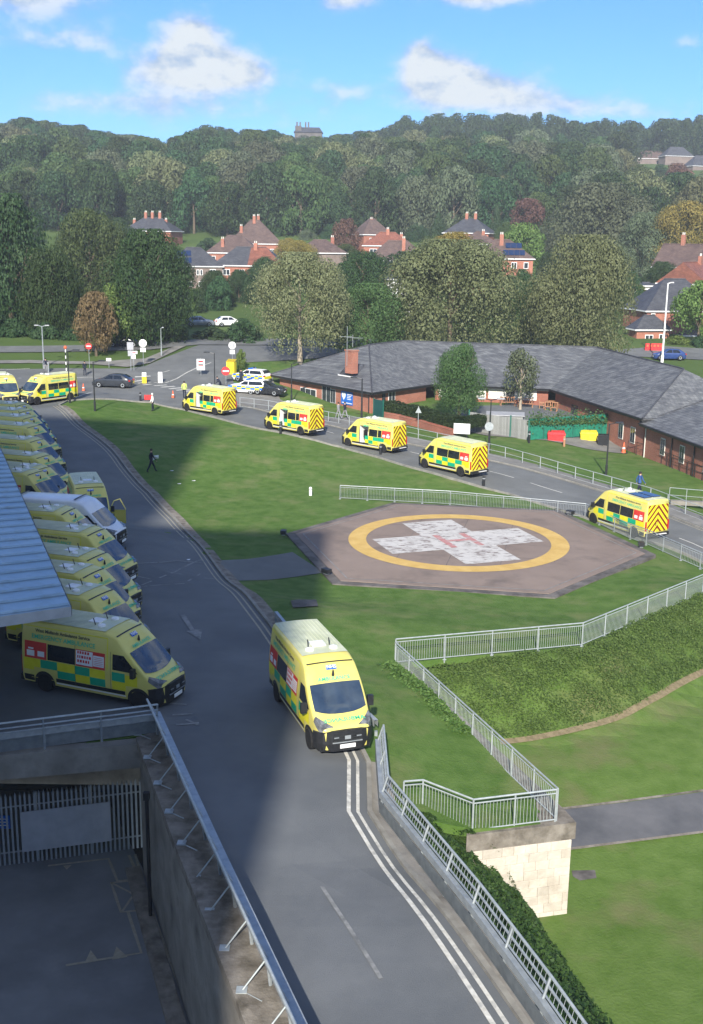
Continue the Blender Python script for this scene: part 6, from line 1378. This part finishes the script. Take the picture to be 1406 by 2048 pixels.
KIND = {  # name of the tree, profile, boughs, leaves per bough, leaf size, leaf material, bark
    'dark': ('broadleaf_tree', ROUND, 80, 340, .034, 'dark', 'bark'), 'deep': ('broadleaf_tree', DOME, 80, 340, .034, 'deep', 'bark'), 'mid': ('broadleaf_tree', ROUND, 76, 340, .034, 'mid', 'bark'), 'olive': ('broadleaf_tree', BROAD, 110, 430, .027, 'olive', 'bark'), 'pale': ('broadleaf_tree', BROAD, 90, 400, .029, 'pale', 'pbark'),
    'yellow': ('broadleaf_tree', ROUND, 90, 340, .034, 'yellow', 'bark'), 'autumn': ('autumn_tree', ROUND, 60, 130, .062, 'autumn', 'bark'), 'grey': ('broadleaf_tree', TALL, 80, 340, .034, 'grey', 'bark'), 'red': ('broadleaf_tree', ROUND, 50, 120, .07, 'red', 'bark'), 'lime': ('broadleaf_tree', ROUND, 60, 150, .06, 'lime', 'bark'), 'cone': ('conifer_tree', CONE, 60, 130, .07, 'deep', 'bark'), 'sparse': ('slender_tree', SPARSE, 46, 60, .075, 'grey', 'pbark'), 'bush': ('shrub', DOME, 40, 120, .085, 'deep', 'bark'), 'bushl': ('shrub', DOME, 40, 120, .085, 'lime', 'bark')}
def tree(label, kind, pos, rx, h, clear=.12, group=None, var=0, cat='tree', rz=None, trunk=True, kr=.03):
    nm, prof, nb, per, lf, lm, bk = KIND[kind]; t = thing(nm, label, cat, pos, random.uniform(0, 6.28) if rz is None else rz, group)
    objd('crown', crown_data((kind, var), 11*var+len(kind)*7+sum(map(ord, kind)), prof, nb, per, lf, LF[lm]), t, (0, 0, h*clear), (0, 0, 0), (rx, rx, h*(1-clear)))
    if trunk: objd('trunk', trunk_data((bk, var % 3), M[bk], var % 3+1, r=kr), t, (0, 0, 0), (0, 0, 0), (h*.95, h*.95, h*.95))
    return t
def tp(label, kind, px, wpx, top, base, dist, clear=.1, var=0, cat='tree', **k):
    """tree measured in the photograph: centre, width, top and foot in pixels, and how far off it stands"""
    a = GD(px, top, dist); b = GD(px, base, dist); z = min(b[2], T(b[0], b[1])+.3) if base > 690 else b[2]
    return tree(label, kind, (b[0], b[1], z), wpx/2250*dist/2*.98, a[2]-z, clear, var=var, cat=cat, **k)
MT = [('great dark olive tree left of centre behind the junction signs', 'dark', 300, 180, 468, 705, 152, .06), ('tall fresh green tree rising behind the dark olive one on the left', 'mid', 185, 165, 426, 680, 195, .2), ('huge shadowy tree filling the left edge beyond the junction', 'deep', 30, 210, 400, 725, 165, .08), ('orange tinted small tree at the left crossing', 'autumn', 193, 88, 588, 712, 143, .1), ('green tree close behind the small orange one', 'lime', 238, 100, 570, 700, 150, .1),
      ('broad pale green tree with bare trunk left of the brick building', 'pale', 600, 200, 512, 722, 142, .16), ('bushy green tree between the pale one and the largest olive one', 'mid', 735, 165, 572, 705, 147, .04), ('largest olive gold tree right behind the slate roof', 'olive', 898, 285, 488, 712, 150, .04), ('tall dense olive green tree right of centre behind the slate roof', 'olive', 1158, 222, 480, 712, 147, .03), ('round yellow green tree at the right edge above the brick gables', 'yellow', 1362, 150, 408, 560, 262, .08),
      ('wide grey green tree behind the dense olive one', 'grey', 1195, 230, 375, 585, 285, .06), ('dark tree in the gap between the two big olive trees', 'deep', 1040, 95, 545, 705, 160, .05), ('light green tree in front of the grey roofed house at the right edge', 'lime', 1395, 115, 566, 698, 168, .22), ('leafy young tree in the courtyard garden left of the thin one', 'mid', 918, 108, 692, 852, 113, .18), ('thin see through young tree before the white courtyard windows', 'sparse', 1040, 84, 700, 818, 118, .25),
      ('dark rounded tree behind the white walled building', 'dark', 725, 125, 505, 640, 190, .05), ('dark green tree before the red brick semi on the left', 'deep', 528, 85, 517, 610, 205, .05), ('dark tree mass left of the brick houses', 'dark', 430, 75, 545, 640, 200, .02), ('yellow leaved small tree beside the greyish bungalow roof', 'yellow', 596, 78, 483, 545, 250, .05), ('reddish brown tree left of the tall brick house', 'red', 690, 60, 440, 520, 300, .05),
      ('purplish bare topped tree before the wooded hill on the right', 'red', 1052, 76, 400, 490, 330, .25), ('yellow green round tree beside the solar panelled brick house', 'lime', 1042, 100, 448, 545, 248, .04), ('slim dark conifer beside the dark hipped roof', 'cone', 991, 30, 412, 480, 320, .02), ('pale green cone shaped conifer left of the dark hipped roof', 'cone', 876, 38, 428, 485, 325, .02), ('yellowish tree crown showing above the largest olive tree', 'yellow', 905, 120, 468, 580, 175, .05),
      ('dark leafy tree at the foot of the hill left of the brown roofed terrace', 'deep', 235, 110, 440, 560, 270, .05), ('grey green tree on the slope right of the dark gap', 'grey', 1285, 120, 430, 570, 265, .05), ('dark tree behind the red barrier and grey house', 'deep', 1258, 50, 545, 640, 205, .05), ('shadowy tree between the left edge and the lamp columns', 'dark', 110, 130, 500, 720, 160, .05)]
vc = {}
for (l_, k, px, w, tp_, ba, d, cl) in MT:
    vc[k] = vc.get(k, -1)+1
    tp(l_, k, px, w, tp_, ba, d, cl, var=vc[k] % 2)
GT_ = [(575, 505, 300, 'yellow', 'beside the greyish bungalow roof'), (615, 478, 335, 'grey', 'behind the greyish bungalow'), (662, 474, 338, 'deep', 'right of the greyish bungalow'), (690, 515, 262, 'mid', 'left of the red brown roofs'), (835, 470, 335, 'deep', 'left of the pale conifer'), (862, 505, 270, 'mid', 'right of the red brown roofs'), (838, 540, 232, 'dark', 'below the red brown roofs'), (1010, 470, 305, 'mid', 'behind the solar panelled house'), (1085, 480, 300, 'grey', 'right of the yellow green round tree'), (1098, 535, 232, 'deep', 'right of the solar panelled house'), (335, 520, 255, 'mid', 'left of the grey brown house'), (352, 560, 212, 'dark', 'below the grey brown house'), (478, 580, 208, 'deep', 'below the red brick semi'), (560, 575, 205, 'mid', 'right of the red brick semi'), (615, 545, 225, 'dark', 'below the greyish bungalow'), (480, 478, 345, 'grey', 'above the brown hipped roof'), (382, 472, 345, 'dark', 'right of the brown terrace'), (245, 490, 310, 'mid', 'left of the brown terrace'), (190, 478, 320, 'deep', 'far left of the brown terrace'), (690, 570, 198, 'mid', 'left of the white outbuilding'), (835, 575, 195, 'dark', 'right of the white outbuilding'), (545, 470, 340, 'mid', 'right of the pyramid roofed house'), (1130, 470, 310, 'grey', 'below the crest of the wide grey tree'), (1240, 500, 275, 'deep', 'left of the round yellow tree'), (300, 505, 285, 'grey', 'below the brown terrace'), (140, 500, 290, 'mid', 'behind the fresh green tree'), (60, 480, 320, 'dark', 'behind the shadowy left tree'), (1320, 560, 225, 'dark', 'left of the steep brown gable')]
for (px, py, d, k, pl) in GT_:
    hgt = random.uniform(52, 78)*240/d; tp({'yellow': 'yellowish', 'grey': 'greyish green', 'deep': 'deep green', 'mid': 'mid green', 'dark': 'dark green'}[k]+' garden tree '+pl, k, px, hgt*random.uniform(.85, 1.15), py-hgt*.5, py+hgt*.5, d, .04, var=random.randrange(2))
for (l_, k, px, w, tp_, ba, d) in (('dark shrub at the left edge beyond the verge', 'bush', 25, 90, 640, 705, 158), ('dark shrub behind the twin headed lamp column', 'bush', 95, 90, 646, 706, 157), ('low shrub behind the striped crossing beacon', 'bush', 150, 70, 655, 706, 156), ('dark shrub behind the round signs on the verge', 'bush', 262, 80, 650, 700, 157), ('shrub at the right foot of the great dark olive tree', 'bush', 345, 70, 645, 698, 157), ('rounded dark shrub beside the far driveway lawn', 'bush', 390, 46, 582, 625, 190), ('tall clipped hedge block by the far driveway', 'bush', 437, 60, 555, 622, 195), ('low dark shrub row before the white car', 'bush', 420, 90, 655, 697, 160), ('low dark shrub right of the white car', 'bush', 490, 80, 640, 697, 158), ('shrub at the foot of the grey roofed house', 'bushl', 1352, 70, 672, 703, 168), ('trimmed shrub along the lawn of the house at the right edge', 'bush', 1405, 60, 674, 706, 166), ('dark shrub below the solar panelled house', 'bush', 1015, 90, 553, 600, 215), ('ivy green shrub climbing the solar panelled house wall', 'bush', 988, 34, 512, 558, 221), ('shrub filling the gap under the brown red roofs', 'bush', 800, 120, 505, 560, 235), ('bright shrub at the corner of the courtyard hedge', 'bushl', 945, 40, 828, 868, 112.5), ('flowering shrub beside the yellow cabinet', 'bushl', 482, 24, 700, 735, 137), ('dark shrub at the foot of the terrace on the hill', 'bush', 420, 60, 478, 520, 300), ('shrub by the garage of the right gables', 'bushl', 1265, 60, 565, 600, 215)):
    tp(l_, k, px, w, tp_, ba, d, .0, cat='shrub', trunk=False)

# ------------------------------------------------------------------ houses beyond
def house(label, px, eave, d, w, dep, wh, rh, yaw, wall='brick', roof='tileb', kind='hip', chim=(), solar=None, wins=(), name='house', base=None, roof2=None, yo=0):
    e = GD(px, eave, d); zb = e[2]-wh; t = thing(name, label, 'house', (e[0], e[1], zb), R(yaw)); ov = .35; hw, hd = w/2, dep/2
    W_ = MB().box((0, 0, wh/2-2), (w, dep, wh+4)).build('wall', M[wall], t)
    a, b, c, dd = (-hw-ov, -hd-ov, wh), (hw+ov, -hd-ov, wh), (hw+ov, hd+ov, wh), (-hw-ov, hd+ov, wh)
    rl = max(.2, hw+ov-(hd+ov) if kind == 'hip' else hw+ov); r0, r1 = (-rl, 0, wh+rh), (rl, 0, wh+rh)
    m = MB(); m.poly([a, b, r1, r0]); m.poly([c, dd, r0, r1], 0); m.poly([b, c, r1]); m.poly([dd, a, r0]); m.poly([dd, c, b, a])
    o = m.build('roof', M[roof], t)
    if roof2: mm = MB(); q = (0, -hd-ov-.01, wh-.0); mm.poly([(0, -hd-ov, wh+.02), (hw+ov, -hd-ov, wh+.02), (rl, 0, wh+rh+.02), (0, 0, wh+rh+.02)]); mm.build('roof_half', M[roof2], t)
    if kind == 'gable':
        for s in (-1, 1): MB().poly([(s*hw, -hd, wh), (s*hw, hd, wh), (s*hw, 0, wh+rh*.93)][::s]).build('gable', M[wall], t)
    MB().tube((-rl, 0, wh+rh), (rl, 0, wh+rh), .12, 5).build('ridge_tile', M[roof], t)
    MB().box((0, -hd-ov-.02, wh-.1), (w+2*ov, .08, .2)).box((hw+ov+.02, 0, wh-.1), (.08, dep+2*ov, .2)).box((-hw-ov-.02, 0, wh-.1), (.08, dep+2*ov, .2)).build('gutter_board', M['white'], t)
    for (x, y, h) in chim:
        k = wh+rh*max(0, 1-abs(y)/(hd+ov)) if abs(x) <= rl else wh+rh*.5
        ch = MB().box((x, y, k+h/2-.6), (.75, .6, h+1.2)).build('chimney', M['brick' if wall != 'brickg' else 'brickd'], o)
        for q in (-.18, .18): MB().tube((x+q, y, k+h), (x+q, y, k+h+.45), .11, 6).build('chimney_pot', M['cream'], ch)
    for (x, z, ww, hh) in wins:
        f = MB().box((x, -hd-.03, z+hh/2), (ww, .1, hh)).build('window', M['white'], W_); n = 2 if ww > .9 else 1
        for q in range(n): pw = (ww-.1*(n+1))/n; MB().box((x-ww/2+.1+pw/2+q*(pw+.1), -hd-.09, z+hh/2), (pw, .02, hh-.22)).build('pane', M['wglass'], f)
    if solar:
        x0, n, rows = solar; sl = math.atan2(rh, hd+ov)
        for r_ in range(rows):
            for k in range(n):
                f = .12+.38*r_; x = x0+k*1.05+(.5 if r_ and n > 3 else 0)
                if r_ and k == n-1 and n > 3: continue
                y = -(hd+ov)*(1-f-.17); z = wh+rh*(f+.17)
                MB().box((0, 0, 0), (1.0, 1.55, .05)).build('solar_panel', M['solar'], t, loc=(x, y-.05, z+.08), rot=(sl, 0, 0))
    return t
W4 = lambda: ((-3.6, 2.9, 1.1, 1.1), (-.8, 2.9, .9, 1.1), (2.4, 2.9, 1.1, 1.1), (-3.4, .5, 1.6, 1.2), (2.2, .5, 1.2, 1.2))
house('brown roofed terrace house with a row of chimneys high on the left', 306, 462, 322, 14, 8.5, 5, 3.6, -14, 'brickd', 'tileg', chim=((-5, -1, 1.2), (-2, 0, 1.4), (0, 0, 1.4), (2.2, 0, 1.4), (4, 0, 1.3)), wins=((2, 2.6, 1, 1.1), (4.6, 2.6, 1, 1.1)))
house('grey brown house with solar panels and white windows on the left', 388, 531, 236, 11, 8, 5, 3.6, 10, 'brickg', 'tileg', solar=(-3.2, 3, 2), wins=((-1.2, 3.2, .5, 1.1), (.6, 3.2, .55, 1.1), (1.3, 3.2, .55, 1.1), (3.6, 3.2, 1.2, 1.2), (-.9, .9, .6, 1.0), (1.3, .9, 1.2, 1.1)))
house('tall brown pyramid roofed house behind the red semi on the left', 510, 487, 305, 13.5, 11, 5.2, 6.0, 6, 'brick', 'tileb', chim=((-.2, -.6, 1.6), (.9, .3, 1.4), (-3.6, -3, 1.4)), wins=((4.3, 2.6, 1.0, 1.3),))
house('brown hipped roof house tucked left of the red semi', 470, 505, 278, 12.5, 9, 5, 4.0, 0, 'brick', 'tileb', chim=((-2.6, -3, 1.2),), wins=((-4.6, 2.9, .9, 1.3),))
house('red brick semi with half grey, half red roof', 503, 530, 237, 14.2, 8, 5.2, 3.6, -6, 'brick', 'tileg', roof2='tiler', chim=((1.0, -.5, 1.2),), wins=((-4.4, 3.2, 1.5, 1.2), (-1.2, 3.2, 1.1, 1.2), (4.8, 3.2, 1.2, 1.2), (-4.7, .5, 1.9, 1.1), (-1.3, .4, 1.0, 1.5)))
house('greyish brown roofed bungalow among trees left of centre', 640, 505, 262, 11, 8, 3.2, 2.8, 8, 'brickg', 'tileb', chim=((2.8, 0, 2.0),))
house('tall red brick house with brown hipped roof and chimney', 743, 469, 312, 8.2, 8, 5.4, 4.6, 24, 'brick', 'tileb', chim=((-.3, -.4, 1.7),), wins=((-1.8, 3.2, 1.2, 1.3),))
house('red brown roofed house below the tall brick house', 775, 491, 288, 12, 8, 5, 3.2, 0, 'brick', 'tiler', chim=((3.4, 0, 1.2), (0, -.6, 1.2)), wins=((-3.6, 3.0, 1.8, 1.2),))
house('long red brown hipped roof partly behind bushes', 795, 520, 258, 13.5, 9, 4.6, 4.2, 0, 'brick', 'tileb', chim=((1.2, -2.4, 2.6),), wins=((-.4, 2.8, 1.2, 1.2),))
house('dark slate hipped roof house right of the pale conifer', 940, 466, 312, 12.2, 9, 5, 3.8, -20, 'brick', 'tileg', chim=((-1, 0, 1.3), (1.4, 0, 1.3)), wins=((4.4, 2.8, 1.6, 1.2),))
house('brown roofed house just behind the solar panelled one', 955, 488, 285, 9, 8, 5, 3.0, 0, 'brick', 'tileb', chim=((1.2, -1, 1.6),))
house('bright red brick house with brown roof and solar panels right of centre', 1003, 516, 226, 11.6, 8.5, 5.2, 3.5, -4, 'brick', 'tileb', chim=((-.2, -1.2, 1.9),), solar=(.6, 4, 2), wins=((-3.6, 3.3, 1.1, 1.1), (2.2, 3.3, 1.1, 1.2), (4.6-.1, 3.3, .9, 1.2), (1.8, .5, 1.9, 1.2), (4.4, .5, .9, 1.2)))
house('brick house with steep brown gabled roof at the right edge', 1376, 534, 228, 10.5, 9, 5, 4.4, -40, 'brick', 'tileb', 'gable', chim=((-1.4, 0, 1.8),))
house('lower red gable in front of the steep brown roof at the right edge', 1382, 566, 205, 8, 9, 3.5, 3.6, 52, 'brickd', 'tiler', 'gable', chim=((2.5, -.4, 1.4),))
house('dark grey tiled brick house with bay roof at the right edge', 1345, 618, 182, 12.6, 9, 5.6, 4.7, 10, 'brick', 'tileg', wins=((-5.3, 3.8, .7, 1.4), (2.9, .7, 2.1, 1.8), (-4.3, .7, 1.5, 1.5)))
house('small dark bay roof extension of the grey tiled brick house', 1297, 657, 174, 5.2, 3.4, 2.5, 2.0, 10, 'brick', 'tileg', wins=((-.6, .5, 1.3, 1.2), (1.3, .2, .6, 1.6)), name='house_extension')
house('brick wing with white windows behind the light green tree at the right edge', 1404, 668, 178, 8, 5, 2.9, 1.3, 4, 'brick', 'tileg', wins=((-1.8, .5, 2, 1.4), (1.4, .5, 1.5, 1.3)), name='house_extension')
house('pale flat garage with white door left of the right gables', 1292, 570, 222, 6.4, 5, 2.4, .5, 4, 'cream', 'tileg', wins=((-.9, .5, .8, 1.2), (.5, .5, .8, 1.2)), name='garage')
house('white gable walled building between the big trees', 781, 556, 192, 3.6, 7, 4.2, .5, 30, 'white', 'tileg', name='outbuilding')
for a in (('long grey roofed row on the far right hillside', 1278, 306, 640, 26, 9, 2.6, 4.6, 4, 'brickg', 'tileg'), ('second grey roof lower on the far right hillside', 1300, 318, 610, 18, 8, 2.6, 4, 4, 'brickg', 'tileb'), ('far grey roofed house with red gable on the right hillside', 1352, 313, 600, 15, 8, 3, 4.6, 10, 'brickg', 'tileg'), ('grey roofed house at the right edge of the hillside', 1397, 333, 560, 12, 8, 3, 5, 20, 'brickg', 'tileg'), ('house with a bright red tiled roof on the far right hillside', 1372, 356, 540, 11, 9, 3, 3.6, 30, 'brick', 'tiler')):
    house(a[0], *a[1:9], a[9], a[10])
e = GD(617, 289, 650); t = thing('mansion', 'dark stone mansion with towers on the wooded skyline', 'building', e)
MB().box((0, 0, 0), (15, 8, 12)).build('wall', M['mansion'], t); MB().box((-5.5, -1, 3.5), (3.4, 4, 12)).build('tower', M['mansion'], t); MB().box((5.8, -1, 2.5), (2.4, 3, 9)).build('tower', M['mansion'], t)
MB().add([(-8, -4.5, 6), (8, -4.5, 6), (8, 4.5, 6), (-8, 4.5, 6), (-6, 0, 9), (6, 0, 9)], ((0, 1, 5, 4), (2, 3, 4, 5), (1, 2, 5), (3, 0, 4))).build('roof', M['tileg'], t)
for x in (-6.3, -4.6, -1.6, 0): MB().box((x, 0, 10), (.8, .8, 3.4)).build('chimney', M['mansion'], t)
for x in (-2.5, 0, 2.5): MB().box((x, -4.05, 2.5), (1.0, .1, 2)).build('window', M['wglass'], t)

# ------------------------------------------------------------------ the wooded hill: single trees, tops following the skyline
SKY = [(-150, 290), (0, 292), (30, 262), (70, 252), (130, 262), (180, 268), (235, 282), (300, 286), (345, 303), (365, 288), (430, 264), (465, 276), (545, 276), (580, 287), (650, 288), (700, 280), (760, 272), (800, 252), (870, 247), (960, 250), (1040, 243), (1085, 250), (1110, 262), (1180, 256), (1250, 264), (1330, 250), (1560, 246)]
WK = [('dark', 'dark green tree'), ('deep', 'deep green tree'), ('mid', 'mid green tree'), ('grey', 'greyish green tree'), ('olive', 'olive brown tree'), ('red', 'purple brown tree'), ('cone', 'dark conifer')]
SEC = [(170, 'above the left junction trees'), (400, 'above the brown roofed terrace'), (560, 'above the pyramid roofed house'), (690, 'below the stone mansion'), (840, 'above the tall brick house'), (1000, 'above the dark slate hipped roof'), (1160, 'above the purplish bare topped tree'), (1290, 'beside the far right hamlet'), (9999, 'at the right edge of the hill')]
def wood_tree(kind, label, pos, rx, h):
    v = random.randrange(2); nm, prof, nb, per, lf, lm, bk = KIND[kind]
    me = crown_data((kind, 'w%d' % v), 100+v*13+sum(map(ord, kind)), prof, 50, 190, .06, LF[lm], (.26, .42))
    t = thing('woodland_tree', label, 'tree', pos, random.uniform(0, 6.28), label.replace('wooded hill', 'hill wood').replace('tree ', 'trees ', 1).replace('conifer ', 'conifers ', 1))
    objd('crown', me, t, (0, 0, h*.08), (0, 0, 0), (rx, rx, h*.92)); objd('trunk', trunk_data(('bark', v), M['bark'], v+1), t, (0, 0, 0), (0, 0, 0), (h*.9, h*.9, h*.9))
cnt = 0; d = 342.
houses_px = [(1240, 1420, 540, 700)]
while d < 600:
    stp = 11.5+(d-342)*.022; half = 1406/2/2250*d; x = -half*1.12-random.random()*stp
    while x < half*1.15:
        xx = x+random.uniform(-.3, .3)*stp; yy = d+random.uniform(-.35, .35)*stp; px = 703+xx/yy*2250*1.0
        z = T(xx, yy); skyp = interp(px, SKY)+RO_*(px-703) if False else interp(px, SKY)
        cap = 17+(481+math.tan(ROLL)*(px-703)-skyp)*yy/2250-z          # height that would just touch the skyline there
        h = random.uniform(13, 20); last = d > 560
        if last: h = cap*random.uniform(.9, 1.02)
        else: h = min(h, cap*.97)
        # keep the far right hamlet open to view
        if px > 1215 and yy > 372: h = min(h, 17+(481+math.tan(ROLL)*(px-703)-random.uniform(338, 372))*yy/2250-z)
        if h > 6 and cnt < 296:
            kk = random.choices(WK, (26, 26, 24, 14, 12, 1, 3))[0]; sl = next(s for q, s in SEC if px < q); lv = 'on the crest' if yy > 520 else 'on the middle slope' if yy > 420 else 'on the lower slope'; wood_tree(kk[0], 'wooded hill '+kk[1]+' '+lv+', '+sl, (xx, yy, z-.4), min(h*.5, stp*random.uniform(.62, .85)), h); cnt += 1
        x += stp
    d += stp*1.25
# behind the hamlet and along the crest: the wood closes as one far mass
src = []
for k in ('deep', 'mid', 'grey', 'olive'):
    for v in (0, 1):
        nm, prof, nb, per, lf, lm, bk = KIND[k]; me = crown_data((k, 'w%d' % v), 100+v*13+sum(map(ord, k)), prof, 50, 190, .06, LF[lm], (.26, .42)); co = np.empty(len(me.vertices)*3, np.float32); me.vertices.foreach_get('co', co); src.append(co.reshape(-1, 3)[:10000])
V = []
yy = 612.
while yy < 700:
    xx = -yy*.36
    while xx < yy*.42:
        x, y = xx+random.uniform(-4, 4), yy+random.uniform(-5, 5); px = 703+x/y*2250; z = T(x, y); cap = 17+(481+math.tan(ROLL)*(px-703)-interp(px, SKY))*y/2250-z; h = cap*random.uniform(.86, .98); r = random.uniform(8.5, 12); a = random.random()*6.28; s = random.choice(src); cs, sn = math.cos(a), math.sin(a)
        V.append(np.stack([x+(s[:, 0]*cs-s[:, 1]*sn)*r, y+(s[:, 0]*sn+s[:, 1]*cs)*r, z+h*.05+s[:, 2]*h*.95], 1)); xx += 9.5
    yy += 20
o = quads('far_wood', np.concatenate(V), LF['deep']); o['kind'] = 'stuff'; tag(o, 'far wood closing the skyline behind the hill', 'wood')

# ------------------------------------------------------------------ the air
hz = bpy.data.materials.new('haze'); hz.use_nodes = True; N = hz.node_tree.nodes; N.remove(N['Principled BSDF']); pv_ = N.new('ShaderNodeVolumePrincipled')
pv_.inputs['Color'].default_value = (.80, .88, 1, 1); pv_.inputs['Density'].default_value = .00032; pv_.inputs['Anisotropy'].default_value = 0; hz.node_tree.links.new(pv_.outputs[0], N['Material Output'].inputs['Volume'])
o = MB().box((100, 2350, 35), (2400, 5000, 140)).build('haze', hz); o['kind'] = 'stuff'; tag(o, 'thin autumn haze over the wooded valley', 'haze')
